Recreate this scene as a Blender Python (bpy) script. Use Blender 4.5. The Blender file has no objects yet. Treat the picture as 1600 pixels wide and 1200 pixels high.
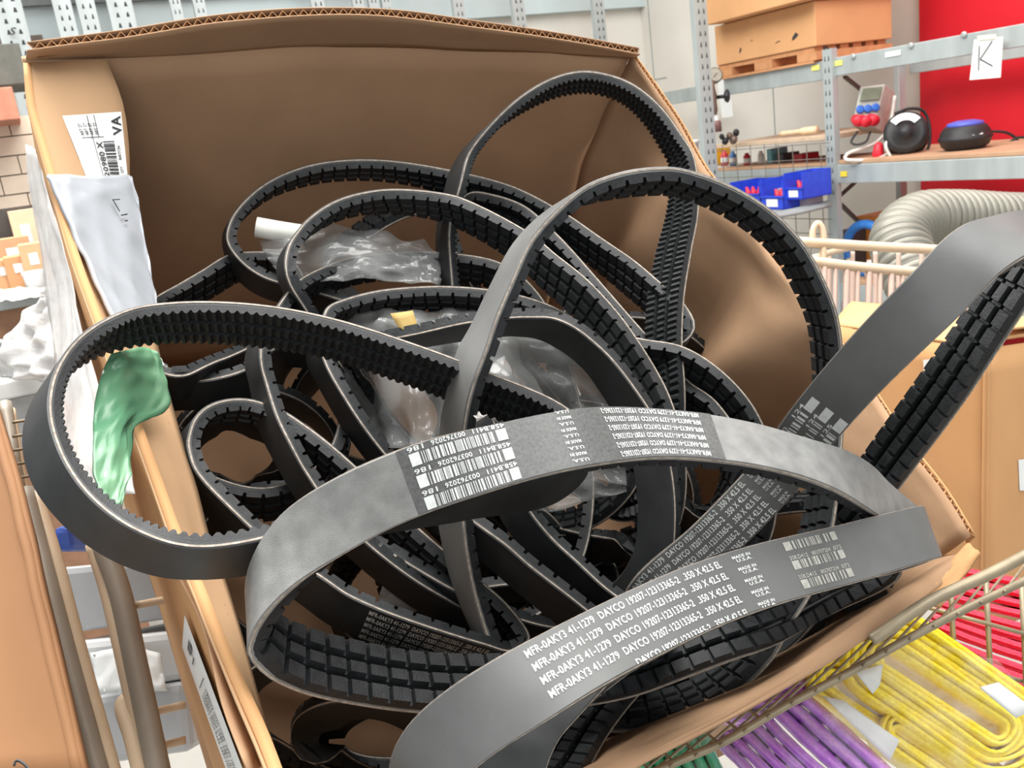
import bpy, bmesh, math, random
import numpy as np
from mathutils import Vector, Matrix
random.seed(7); np.random.seed(7)
SC = bpy.context.scene
COL = SC.collection
# ------------------------------------------------------------------ camera
F = 1400.0
CAM = np.array([0.0, 0.0, 1.45])
TH = math.radians(15.2); RO = math.radians(7.7)
_r0 = np.array([1.0, 0, 0]); _u0 = np.array([0, math.sin(TH), math.cos(TH)])
FW = np.array([0, math.cos(TH), -math.sin(TH)])
RT = math.cos(RO)*_r0 - math.sin(RO)*_u0
UP = math.sin(RO)*_r0 + math.cos(RO)*_u0
cam_data = bpy.data.cameras.new('camera'); cam = bpy.data.objects.new('camera', cam_data)
COL.objects.link(cam); SC.camera = cam
cam_data.sensor_width = 36.0; cam_data.lens = 36.0*F/1600.0
cam_data.clip_start = 0.02; cam_data.clip_end = 60
cam.matrix_world = Matrix(((RT[0], UP[0], -FW[0], CAM[0]), (RT[1], UP[1], -FW[1], CAM[1]), (RT[2], UP[2], -FW[2], CAM[2]), (0, 0, 0, 1)))
cam_data.dof.use_dof = True; cam_data.dof.focus_distance = 0.56; cam_data.dof.aperture_fstop = 26.0
# ------------------------------------------------------------------ world, light, exposure
wd = bpy.data.worlds.new('hall_daylight'); SC.world = wd; wd.use_nodes = True
bg = wd.node_tree.nodes['Background']; bg.inputs['Color'].default_value = (0.93, 0.97, 1.0, 1); bg.inputs['Strength'].default_value = 0.50
def area(name, loc, target, size, power, col=(1, 0.97, 0.92)):
    l = bpy.data.lights.new(name, 'AREA'); l.shape = 'RECTANGLE'; l.size = size[0]; l.size_y = size[1]; l.energy = power; l.color = col
    o = bpy.data.objects.new(name, l); COL.objects.link(o); o.location = loc
    o.rotation_euler = (Vector(target)-Vector(loc)).to_track_quat('-Z', 'Y').to_euler(); return o
area('overhead_area_light', (-1.2, 1.6, 4.2), (0.0, 0.7, 1.2), (1.8, 2.6), 220, (1, 0.98, 0.94))
area('overhead_area_light', (1.0, 0.0, 4.3), (0.2, 0.8, 1.0), (1.6, 2.6), 150, (1, 0.98, 0.95))  # added overhead light to brighten the slings left dark beside the box
area('hall_area_light', (1.6, 3.0, 5.2), (0.9, 3.6, 1.3), (3.0, 3.0), 180, (1, 0.98, 0.94))
area('hall_area_light', (-2.2, 3.4, 5.0), (-1.6, 4.0, 1.3), (2.0, 3.0), 150, (1, 0.98, 0.94))
area('hall_area_light', (0.6, -3.6, 2.2), (0.1, 0.8, 1.2), (3.2, 2.2), 55, (1, 0.98, 0.96))  # added fill behind the camera to brighten the box's inner back panel
vs = SC.view_settings; vs.view_transform = 'Standard'; vs.look = 'None'; vs.exposure = 0.0; vs.gamma = 1.0; vs.use_curve_mapping = False
# ------------------------------------------------------------------ helpers
def ray(px, py): return RT*((px-800)/F) - UP*((py-600)/F) + FW
def P(px, py, d): return CAM + ray(px, py)*d
def PZ(px, py, z):
    r = ray(px, py); return CAM + r*((z-CAM[2])/r[2])
def PX(p):
    q = np.asarray(p)-CAM; z = q@FW; return np.array([800+F*(q@RT)/z, 600-F*(q@UP)/z, z])
def unit(v): v = np.asarray(v, float); return v/np.linalg.norm(v)
Z = np.array([0, 0, 1.0])
HX = unit(np.array([RT[0], RT[1], 0]))
def mk(name, verts, faces, mat, parent=None, smooth=False, loc=None, **tags):
    v = np.asarray(verts, float).reshape(-1, 3)
    if parent is not None: loc = np.array(parent['_o'])
    elif loc is None: loc = np.array([(v[:, 0].min()+v[:, 0].max())/2, (v[:, 1].min()+v[:, 1].max())/2, v[:, 2].min()])
    me = bpy.data.meshes.new(name); me.from_pydata((v-loc).tolist(), [], faces); me.update()
    if mat is not None: me.materials.append(mat)
    if smooth: me.shade_smooth() if hasattr(me, 'shade_smooth') else [setattr(p, 'use_smooth', True) for p in me.polygons]
    o = bpy.data.objects.new(name, me); COL.objects.link(o)
    o['_o'] = [float(x) for x in loc]
    if parent is not None: o.parent = parent
    else: o.location = loc
    for k, x in tags.items(): o[k] = x
    return o
def thing(name, label, cat, loc, group=None):
    o = bpy.data.objects.new(name, None); COL.objects.link(o); o.location = [float(x) for x in loc]; o.empty_display_size = 0.02
    o['_o'] = [float(x) for x in loc]; o['label'] = label; o['category'] = cat
    if group: o['group'] = group
    return o
class MB:
    def __init__(s): s.v = []; s.f = []
    def add(s, v, f):
        n = len(s.v); s.v += [list(map(float, p)) for p in v]; s.f += [[i+n for i in q] for q in f]; return s
    def box(s, o, ex, ey, ez):
        o, ex, ey, ez = map(np.asarray, (o, ex, ey, ez))
        c = [o, o+ex, o+ex+ey, o+ey, o+ez, o+ex+ez, o+ex+ey+ez, o+ey+ez]
        f = [[0, 3, 2, 1], [4, 5, 6, 7], [0, 1, 5, 4], [1, 2, 6, 5], [2, 3, 7, 6], [3, 0, 4, 7]]
        if np.dot(np.cross(ex, ey), ez) < 0: f = [q[::-1] for q in f]
        return s.add(c, f)
    def bar(s, a, b, w, h, up=Z):
        a, b = np.asarray(a, float), np.asarray(b, float); d = unit(b-a); x = np.cross(d, up)
        if np.linalg.norm(x) < 1e-6: x = np.cross(d, [1, 0, 0])
        x = unit(x); y = np.cross(x, d)
        return s.box(a-x*w/2-y*h/2, b-a, x*w, y*h)
    def tube(s, pts, r, n=10, closed=False, cap=True):
        pts = [np.asarray(p, float) for p in pts]; m = len(pts); rs = r if hasattr(r, '__len__') else [r]*m
        prev = None; rings = []
        for i, p in enumerate(pts):
            a = pts[(i-1) % m] if (closed or i > 0) else p; b = pts[(i+1) % m] if (closed or i < m-1) else p
            t = unit(b-a)
            if prev is None:
                x = np.cross(t, Z if abs(t[2]) < .9 else [1, 0, 0]); x = unit(x)
            else: x = unit(prev - t*np.dot(prev, t))
            prev = x; y = np.cross(t, x)
            rings.append([p + rs[i]*(math.cos(2*math.pi*k/n)*x + math.sin(2*math.pi*k/n)*y) for k in range(n)])
        v = [q for R in rings for q in R]; f = []
        for i in range(m if closed else m-1):
            j = (i+1) % m
            for k in range(n): l = (k+1) % n; f.append([i*n+k, i*n+l, j*n+l, j*n+k])
        if not closed and cap: f.append(list(range(n))[::-1]); f.append([(m-1)*n+k for k in range(n)])
        return s.add(v, f)
    def lathe(s, o, ax, prof, n=20, ref=None):
        ax = unit(ax); x = np.cross(ax, ref if ref is not None else (Z if abs(ax[2]) < .9 else np.array([1., 0, 0]))); x = unit(x); y = np.cross(ax, x)
        v = []; f = []
        for (r, h) in prof:
            for k in range(n): a = 2*math.pi*k/n; v.append(np.asarray(o)+ax*h+r*(math.cos(a)*x+math.sin(a)*y))
        for i in range(len(prof)-1):
            for k in range(n): l = (k+1) % n; f.append([i*n+k, i*n+l, (i+1)*n+l, (i+1)*n+k])
        f.append(list(range(n))[::-1]); f.append([(len(prof)-1)*n+k for k in range(n)])
        return s.add(v, f)
    def build(s, name, mat, parent=None, smooth=False, bevel=0, **tags):
        o = mk(name, s.v, s.f, mat, parent, smooth, **tags)
        if bevel:
            bm = bmesh.new(); bm.from_mesh(o.data); bmesh.ops.bevel(bm, geom=bm.edges[:], offset=bevel, segments=2, affect='EDGES', profile=.5)
            bm.to_mesh(o.data); bm.free()
        return o
def cr(pts, n=8, closed=False):
    pts = np.asarray(pts, float); m = len(pts); out = []
    def g(i):
        if closed: return pts[i % m]
        if i < 0: return 2*pts[0]-pts[1]
        if i >= m: return 2*pts[-1]-pts[-2]
        return pts[i]
    for i in range(m if closed else m-1):
        p0, p1, p2, p3 = g(i-1), g(i), g(i+1), g(i+2)
        k = lambda a, b: max(np.linalg.norm((b-a)[:3]), 1e-6)**.5
        t1 = k(p0, p1); t2 = t1+k(p1, p2); t3 = t2+k(p2, p3)
        for j in range(n):
            t = t1+(t2-t1)*j/n
            a1 = p0*(t1-t)/t1+p1*t/t1; a2 = p1*(t2-t)/(t2-t1)+p2*(t-t1)/(t2-t1); a3 = p2*(t3-t)/(t3-t2)+p3*(t-t2)/(t3-t2)
            b1 = a1*(t2-t)/t2+a2*t/t2; b2 = a2*(t3-t)/(t3-t1)+a3*(t-t1)/(t3-t1)
            out.append(b1*(t2-t)/(t2-t1)+b2*(t-t1)/(t2-t1))
    if not closed: out.append(pts[-1])
    return np.array(out)
_ph = np.random.rand(40, 8)
def crease(u, v, seed=0):
    r = 0
    for i in range(6):
        q = _ph[(seed*6+i) % 40]; a = q[0]*6.28; fr = 2+q[1]*9
        x = math.sin((math.cos(a)*u+math.sin(a)*v)*fr*2+q[2]*6.28+1.5*math.sin(v*5*q[3]+q[4]*6))
        r += (1-2*abs(x))*(.5+q[5])
    return r/6
def grid(rows, nu, nv):
    """rows of 3D control points -> dense grid by spline in both directions"""
    R = [cr(r, nu) for r in rows]; R = np.array(R)
    if len(rows) == 2 and nv > 1:
        t = np.linspace(0, 1, nv+1)[:, None, None]; return R[0][None]*(1-t)+R[1][None]*t
    return np.array([cr(R[:, j], nv) for j in range(R.shape[1])]).transpose(1, 0, 2)
def sheet(name, rows, mat, nu=6, nv=6, th=.004, amp=0, seed=0, parent=None, smooth=True, pix=True, hole=None, **tags):
    """a sheet with thickness; front face is the surface through the control points, body goes away from the viewer side"""
    ctl = [[P(*p) if pix else np.asarray(p, float) for p in r] for r in rows]
    G = grid(ctl, nu, nv); H, Wd = G.shape[:2]
    du = np.gradient(G, axis=1); dv = np.gradient(G, axis=0); N = np.cross(du, dv); N /= np.linalg.norm(N, axis=2)[..., None]+1e-12
    c = G.reshape(-1, 3).mean(0)
    if np.mean(np.einsum('ijk,ijk->ij', N, CAM-G)) < 0: N = -N
    if amp:
        for i in range(H):
            for j in range(Wd): G[i, j] += N[i, j]*amp*crease(j/(Wd-1), i/(H-1), seed)
    v = list(G.reshape(-1, 3)) + list((G-N*th).reshape(-1, 3)); f = []; n = H*Wd
    du0 = G[0, 1]-G[0, 0]; dv0 = G[1, 0]-G[0, 0]; flip = np.dot(np.cross(du0, dv0), N[0, 0]) < 0
    def q(a, b, c_, d): f.append([a, b, c_, d] if not flip else [d, c_, b, a])
    for i in range(H-1):
        for j in range(Wd-1):
            a, b, c_, d = i*Wd+j, i*Wd+j+1, (i+1)*Wd+j+1, (i+1)*Wd+j
            q(a, b, c_, d); q(n+d, n+c_, n+b, n+a)
    for j in range(Wd-1):
        q(j+1, j, n+j, n+j+1); e = (H-1)*Wd; q(e+j, e+j+1, n+e+j+1, n+e+j)
    for i in range(H-1):
        q(i*Wd, (i+1)*Wd, n+(i+1)*Wd, n+i*Wd); e = Wd-1; q((i+1)*Wd+e, i*Wd+e, n+i*Wd+e, n+(i+1)*Wd+e)
    o = mk(name, v, f, mat, parent, smooth, **tags)
    return o, G, N
def flutes(name, edge, thick, inward, pitch, mat, parent, w=.0008, depth=.02):
    """zigzag corrugating medium along a cut edge: edge pts (front liner), thick vector per point, inward vector per point"""
    E = np.asarray(edge); T = np.asarray(thick); I = np.asarray(inward)
    L = np.r_[0, np.cumsum(np.linalg.norm(np.diff(E, axis=0), axis=1))]; n = int(L[-1]/pitch*2)
    v = []; f = []
    for k in range(n+1):
        s = L[-1]*k/n; a = np.array([np.interp(s, L, E[:, c]) for c in range(3)]); t = np.array([np.interp(s, L, T[:, c]) for c in range(3)]); i = np.array([np.interp(s, L, I[:, c]) for c in range(3)])
        p = a + t*(.1 if k % 2 else .9); tg = unit(E[min(len(E)-1, np.searchsorted(L, s))]-E[max(0, np.searchsorted(L, s)-1)]+1e-9)*w
        v += [p, p+i*depth, p+tg, p+tg+i*depth]
    for k in range(n):
        a = 4*k; b = a+4
        f += [[a, b, b+1, a+1], [a+2, a+3, b+3, b+2], [a, a+2, b+2, b]]
    o = mk(name, v, f, mat, parent, kind='stuff')
    return o
# ------------------------------------------------------------------ materials
def mat(name, col, rough=.6, metal=0, var=.12, scale=30, bump=0, bscale=200, spec=.5, col2=None, coat=0, alpha=1, trans=0, aniso=None):
    m = bpy.data.materials.new(name); m.use_nodes = True; nt = m.node_tree; b = nt.nodes['Principled BSDF']
    b.inputs['Roughness'].default_value = rough; b.inputs['Metallic'].default_value = metal; b.inputs['Specular IOR Level'].default_value = spec
    b.inputs['Coat Weight'].default_value = coat; b.inputs['Alpha'].default_value = alpha; b.inputs['Transmission Weight'].default_value = trans
    tc = nt.nodes.new('ShaderNodeTexCoord'); nz = nt.nodes.new('ShaderNodeTexNoise'); nz.inputs['Scale'].default_value = scale; nz.inputs['Detail'].default_value = 6
    mp = nt.nodes.new('ShaderNodeMapping'); nt.links.new(tc.outputs['Object'], mp.inputs['Vector']); nt.links.new(mp.outputs['Vector'], nz.inputs['Vector'])
    if aniso: mp.inputs['Scale'].default_value = aniso
    rp = nt.nodes.new('ShaderNodeValToRGB'); rp.color_ramp.elements[0].position = .3; rp.color_ramp.elements[1].position = .7
    c2 = col2 or tuple(min(1, c*(1+var)+.002) for c in col); c1 = tuple(c*(1-var) for c in col) if not col2 else col
    rp.color_ramp.elements[0].color = (*c1, 1); rp.color_ramp.elements[1].color = (*c2, 1)
    nt.links.new(nz.outputs['Fac'], rp.inputs['Fac']); nt.links.new(rp.outputs['Color'], b.inputs['Base Color'])
    if bump:
        n2 = nt.nodes.new('ShaderNodeTexNoise'); n2.inputs['Scale'].default_value = bscale; n2.inputs['Detail'].default_value = 4
        nt.links.new(tc.outputs['Object'], n2.inputs['Vector'])
        bp = nt.nodes.new('ShaderNodeBump'); bp.inputs['Strength'].default_value = bump; bp.inputs['Distance'].default_value = .002
        nt.links.new(n2.outputs['Fac'], bp.inputs['Height']); nt.links.new(bp.outputs['Normal'], b.inputs['Normal'])
    return m
def film(name, col, opac, rough=.15, bscale=40):
    m = bpy.data.materials.new(name); m.use_nodes = True; nt = m.node_tree; b = nt.nodes['Principled BSDF']
    b.inputs['Base Color'].default_value = (*col, 1); b.inputs['Roughness'].default_value = rough; b.inputs['Specular IOR Level'].default_value = .8
    tr = nt.nodes.new('ShaderNodeBsdfTransparent'); mx = nt.nodes.new('ShaderNodeMixShader'); out = nt.nodes['Material Output']
    nz = nt.nodes.new('ShaderNodeTexNoise'); nz.inputs['Scale'].default_value = bscale; nz.inputs['Detail'].default_value = 3
    tc = nt.nodes.new('ShaderNodeTexCoord'); nt.links.new(tc.outputs['Object'], nz.inputs['Vector'])
    mr = nt.nodes.new('ShaderNodeMapRange'); mr.inputs['From Min'].default_value = .3; mr.inputs['From Max'].default_value = .7
    mr.inputs['To Min'].default_value = max(0, opac-.2); mr.inputs['To Max'].default_value = min(1, opac+.2)
    nt.links.new(nz.outputs['Fac'], mr.inputs['Value']); nt.links.new(mr.outputs['Result'], mx.inputs['Fac'])
    nt.links.new(tr.outputs[0], mx.inputs[1]); nt.links.new(b.outputs[0], mx.inputs[2]); nt.links.new(mx.outputs[0], out.inputs['Surface'])
    bp = nt.nodes.new('ShaderNodeBump'); bp.inputs['Strength'].default_value = .5; bp.inputs['Distance'].default_value = .004
    nt.links.new(nz.outputs['Fac'], bp.inputs['Height']); nt.links.new(bp.outputs['Normal'], b.inputs['Normal'])
    return m
def srgb(r, g, b): return tuple(((c/255+.055)/1.055)**2.4 if c > 10 else c/255/12.92 for c in (r, g, b))
M = {}
M['back'] = mat('worn_black_rubber', (.022, .0235, .0245), .5, var=.3, scale=40, bump=.12, bscale=2500, spec=.45)
M['fabric'] = mat('grey_belt_fabric', (.20, .202, .196), .48, var=.2, scale=90, bump=.35, bscale=2500, spec=.5)
M['midback'] = mat('lit_black_rubber', (.105, .107, .106), .47, var=.2, scale=18, bump=.12, bscale=3000, spec=.5)  # paler copy of the black rubber, light on these belts put in its colour
M['weave'] = mat('dark_print_backing', (.075, .077, .076), .5, var=.3, scale=600, spec=.5)
M['shiny_lit'] = mat('shiny_lit_rubber', (.13, .132, .13), .36, var=.2, scale=18, bump=.1, bscale=3000, spec=.6)  # shiny rubber, lightened to carry the highlight on the tall loop
M['rib'] = mat('ribbed_black_rubber', (.013, .0145, .016), .55, var=.35, scale=150, bump=.2, bscale=800, spec=.32)
M['cord'] = mat('belt_edge_cord', (.34, .29, .24), .7, var=.35, scale=300)
M['print'] = mat('white_print', (.62, .65, .63), .7, var=.1, scale=300)
M['print_grey'] = mat('worn_grey_print', (.33, .33, .30), .7, var=.2, scale=300)
M['card'] = mat('brown_cardboard', srgb(172, 138, 108), .8, var=.07, scale=14, bump=.15, bscale=60, spec=.2)
M['card_o'] = mat('orange_cardboard', srgb(198, 152, 106), .8, var=.06, scale=10, bump=.1, bscale=50, spec=.2)
M['card_f'] = mat('tan_flap_cardboard', srgb(184, 149, 114), .8, var=.06, scale=10, bump=.1, bscale=50, spec=.2)
M['card_e'] = mat('cardboard_edge', srgb(170, 125, 85), .9, var=.15, scale=200)
M['card_far'] = mat('tan_carton_board', srgb(208, 158, 112), .8, var=.05, scale=6, spec=.2)
M['paper'] = mat('white_paper', srgb(226, 229, 228), .6, var=.03, scale=20)
M['ink'] = mat('black_ink', (.02, .02, .022), .6)
M['silver'] = mat('silver_poly_film', srgb(168, 172, 178), .25, var=.06, scale=9, bump=.5, bscale=14, spec=.7)
M['green'] = mat('green_plastic_film', srgb(70, 132, 98), .3, var=.15, scale=9, bump=.25, bscale=20, spec=.6, col2=srgb(120, 165, 128))
M['galv'] = mat('galvanised_steel', srgb(172, 180, 180), .5, metal=.35, var=.1, scale=18, aniso=(1, 1, .2))
M['galv_d'] = mat('dull_galvanised_steel', srgb(150, 157, 158), .55, metal=.3, var=.12, scale=10)
M['hole'] = mat('dark_slot', (.03, .033, .035), .8)
M['wall'] = mat('painted_wall', srgb(214, 212, 205), .9, var=.04, scale=3, bump=.2, bscale=30)
M['wall_d'] = mat('grey_painted_wall', srgb(216, 212, 204), .9, var=.04, scale=3)
M['red'] = mat('red_panel_paint', srgb(205, 12, 34), .55, var=.06, scale=4)
M['pink'] = mat('pinkish_painted_wire', srgb(190, 164, 150), .5, var=.08, scale=20)
M['cream'] = mat('cream_painted_tube', srgb(204, 182, 154), .45, var=.08, scale=20)
M['greytube'] = mat('worn_grey_tube', srgb(150, 142, 130), .5, metal=.2, var=.12, scale=20)
M['wire'] = mat('dull_wire', srgb(150, 138, 115), .5, metal=.4, var=.15, scale=60)
# ------------------------------------------------------------------ the cardboard box full of belts
TLc, TRc, BRc, BLc = P(25, 95, .76), P(985, 85, .98), P(1513, 862, .66), P(418, 1330, .42)
INW = unit(np.cross(TRc-TLc, BLc-TLc)); INW = INW if INW@FW > 0 else -INW
BD = .42
floorc = [c+INW*BD for c in (TLc, TRc, BRc, BLc)]
box = thing('cardboard_box', 'big open brown cardboard box full of black ribbed belts, tilted in the trolley', 'box', (floorc[0]+floorc[2])/2)
def W3(*ps): return [np.asarray(p) for p in ps]
def lerp(a, b, t): return a*(1-t)+b*t
# back panel: top fold line traced with its slight sag, runs down to the box floor
top = [P(36, 96, .76), P(190, 92, .80), P(340, 84, .835), P(500, 73, .87), P(700, 76, .92), P(860, 82, .955), P(985, 86, .985)]
bot = [lerp(floorc[0], floorc[1], t) for t in (0, .17, .33, .5, .68, .85, 1)]
mid = [lerp(a, b, .5)+INW*0+np.array([0, .012, 0]) for a, b in zip(top, bot)]
sheet('back_panel', [top, mid, bot], M['card'], 6, 8, .006, .0022, 1, box, pix=False)
# back flap standing up behind the fold, with its open corrugated edge
ft = [P(43, 80, .745), P(190, 61, .765), P(340, 37, .785), P(480, 25, .81), P(620, 28, .845), P(740, 44, .885), P(870, 62, .93), P(1000, 86, .975)]
fb = [P(40, 96, .765), P(190, 95, .805), P(340, 87, .84), P(480, 77, .87), P(620, 76, .90), P(740, 80, .93), P(870, 85, .96), P(992, 92, .985)]
_, G, N = sheet('back_flap', [ft, fb], M['card'], 6, 6, .0012, .0016, 2, box, pix=False)
up = unit(G[0, 20]-G[-1, 20])
TU = [np.array(p)+Z*.0075+FW*.003 for p in G[0]]
sheet('flap_liner', [[p for p in TU[::6]], [p+Z*.002+FW*.05 for p in TU[::6]]], M['card'], 6, 4, .001, 0, 2, box, pix=False)
E0 = G[0]; flutes('corrugation', E0, [b-a for a, b in zip(E0, TU)], [FW*.8]*len(E0), .0092, M['card_e'], box, .0007, .02)
sheet('flute_shade', [[p+FW*.016+Z*.001 for p in E0[::6]], [p+FW*.016-Z*.001 for p in TU[::6]]], mat('corrugation_shade', srgb(120, 84, 56), .9), 4, 2, .001, 0, 2, box, pix=False)  # dark strip behind the flutes, coloured for the shade inside them
# left wall (outer face seen at far left) and the folded-in flap facing us
fold = [(36, 98, .76), (42, 165, .745), (58, 220, .73), (78, 290, .71), (107, 392, .68), (150, 510, .64), (178, 590, .615), (207, 672, .59), (245, 775, .555), (270, 845, .53), (297, 912, .51), (332, 1000, .485), (370, 1087, .46), (402, 1160, .44), (440, 1260, .415)]
cut = [(166, 92, .785), (192, 160, .79), (202, 230, .79), (204, 290, .782), (218, 410, .757), (240, 500, .73), (255, 575, .70), (280, 668, .665), (310, 765, .625), (328, 838, .595), (352, 905, .57), (378, 985, .54), (402, 1070, .51), (426, 1150, .485), (462, 1260, .455)]
rows = [[fold[i], tuple((np.array(fold[i])*.5+np.array(cut[i])*.5)), cut[i]] for i in range(len(fold))]
_, GF, NF = sheet('left_flap', rows, M['card_f'], 4, 3, .0012, .0012, 3, box)
E1 = GF[:, -1]; NN = NF[:, -1]
inw = [unit(a-b) for a, b in zip(GF[:, -2], E1)]
E1b = [e-n*.0055 for e, n in zip(E1, NN)]
sheet('flap_liner', [[p for p in E1b[::4]], [p+i*.05 for p, i in list(zip(E1b, inw))[::4]]], M['card'], 4, 3, .001, 0, 2, box, pix=False)
flutes('corrugation', E1, [b-a for a, b in zip(E1, E1b)], inw, .0075, M['card_e'], box, .0007, .016)
ow = []
for i, (x, y, d) in enumerate(fold):
    a = P(x, y, d); t = i/(len(fold)-1)
    ow.append([a, a+INW*.12+RT*-.004, a+INW*.27, a+INW*(BD)])
sheet('left_panel', ow, M['card_o'], 4, 3, .006, .001, 4, box, pix=False)
# right wall, its inside seen with creases, and open cut edge
re = [(985, 86, .985), (1040, 165, .955), (1100, 262, .92), (1190, 385, .86), (1262, 470, .82), (1312, 545, .79), (1366, 618, .755), (1440, 730, .705), (1513, 838, .665)]
rw = []
for i, (x, y, d) in enumerate(re):
    t = i/(len(re)-1); a = P(x, y, d); b = lerp(floorc[1], floorc[2], t)
    k = (0, .014, -.016, .030, -.022, .034, -.018, .012, 0)[i]
    rw.append([a, lerp(a, b, .12)-RT*(.008-k*.5), lerp(a, b, .35)-RT*(.016-k), lerp(a, b, .65)-RT*(.01-k), b])
_, GR, NR = sheet('right_panel', rw, M['card'], 7, 6, .0012, .005, 5, box, pix=False)
E2 = GR[:, 0]; E2b = [e-n*.006 for e, n in zip(E2, NR[:, 0])]; inr = [unit(a-b) for a, b in zip(GR[:, 1], E2)]
sheet('right_liner', [[p for p in E2b[::4]], [p+i*.012-n*.004 for p, i, n in list(zip(E2b, inr, NR[:, 0]))[::4]]], M['card_o'], 4, 4, .001, 0, 2, box, pix=False)
flutes('corrugation', E2, [b-a for a, b in zip(E2, E2b)], inr, .0085, M['card_e'], box, .0007, .005)
# front wall with the flap folded over to the outside
fe = [(418, 1330, .42), (700, 1275, .475), (905, 1200, .52), (1050, 1142, .55), (1175, 1076, .58), (1290, 1008, .605), (1400, 930, .635), (1470, 880, .655), (1513, 858, .665)]
fo = [(440, 1390, .415), (760, 1320, .465), (985, 1206, .515), (1105, 1142, .543), (1215, 1084, .57), (1330, 1016, .598), (1440, 938, .628), (1500, 892, .648), (1530, 870, .66)]
fr = []
for i in range(len(fe)):
    a = P(*fe[i]); o = P(*fo[i]); t = i/(len(fe)-1); b = lerp(floorc[3], floorc[2], t)
    up_ = unit(lerp(TLc, TRc, .5)-lerp(BLc, BRc, .5)); b = b+up_*.02
    fr.append([b, lerp(a, b, .5), a+INW*.01+up_*.002, lerp(a, o, .3)-INW*.003, o, o+INW*.03+up_*.014, o+INW*.09+up_*.035])
sheet('front_panel', fr, M['card'], 4, 5, .004, .0008, 6, box, pix=False)
E3 = [P(x+8, y-2, d-.002) for x, y, d in fo[3:8]]
sheet('box_floor', [[floorc[0], floorc[1]], [floorc[3], floorc[2]]], M['card'], 4, 4, .006, .002, 7, box, pix=False)
# crushed front right corner
sheet('torn_corner', [[(1440, 930, .632), (1480, 880, .65), (1512, 846, .66)], [(1470, 950, .63), (1508, 892, .64), (1532, 862, .65)]], M['card_o'], 5, 5, .003, .004, 9, box)
# ------------------------------------------------------------------ print on sheets (labels)
_tc = {}
def text_geo(s):
    if s in _tc: return _tc[s]
    cu = bpy.data.curves.new('t', 'FONT'); cu.body = s; cu.resolution_u = 2; cu.offset = .018; cu.space_character = 1.06
    ob = bpy.data.objects.new('t', cu); COL.objects.link(ob); dg = bpy.context.evaluated_depsgraph_get()
    me = bpy.data.meshes.new_from_object(ob.evaluated_get(dg)); v = np.array([tuple(q.co) for q in me.vertices]); f = [list(p.vertices) for p in me.polygons]
    bpy.data.objects.remove(ob); bpy.data.curves.remove(cu); bpy.data.meshes.remove(me)
    v[:, 0] -= v[:, 0].min(); L = v[:, 0].max(); h = .72
    _tc[s] = (v[:, 0]/L, v[:, 1]/h, f); return _tc[s]
class Print:
    """flat print laid on a surface given by a map (x, y) -> point, x and y in 0..1"""
    def __init__(s, fn): s.fn = fn; s.mb = MB()
    def text(s, st, x0, x1, y0, y1, swap=False):
        a, b, f = text_geo(st)
        s.mb.add([s.fn(x0+(x1-x0)*(q if swap else p), y0+(y1-y0)*(p if swap else q)) for p, q in zip(a, b)], f)
    def rect(s, x0, x1, y0, y1, n=1):
        for i in range(n):
            a, b = x0+(x1-x0)*i/n, x0+(x1-x0)*(i+1)/n
            s.mb.add([s.fn(a, y0), s.fn(b, y0), s.fn(b, y1), s.fn(a, y1)], [[0, 1, 2, 3]])
    def bars(s, x0, x1, y0, y1, seed=0, n=30, swap=False):
        r = random.Random(seed); w = [r.choice((1, 1, 2, 3)) for _ in range(2*n)]; t = sum(w); c = 0
        for i, q in enumerate(w):
            if i % 2 == 0:
                if swap: s.rect(x0, x1, y0+(y1-y0)*c/t, y0+(y1-y0)*(c+q)/t)
                else: s.rect(x0+(x1-x0)*c/t, x0+(x1-x0)*(c+q)/t, y0, y1)
            c += q
def quadmap(c00, c10, c11, c01, lift=.0006, pix=True):
    c = [P(*q) if pix else np.asarray(q) for q in (c00, c10, c11, c01)]
    n = unit(np.cross(c[1]-c[0], c[3]-c[0])); n = n if n@(CAM-c[0]) > 0 else -n
    return lambda x, y: c[0]*(1-x)*(1-y)+c[1]*x*(1-y)+c[2]*x*y+c[3]*(1-x)*y+n*lift
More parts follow.
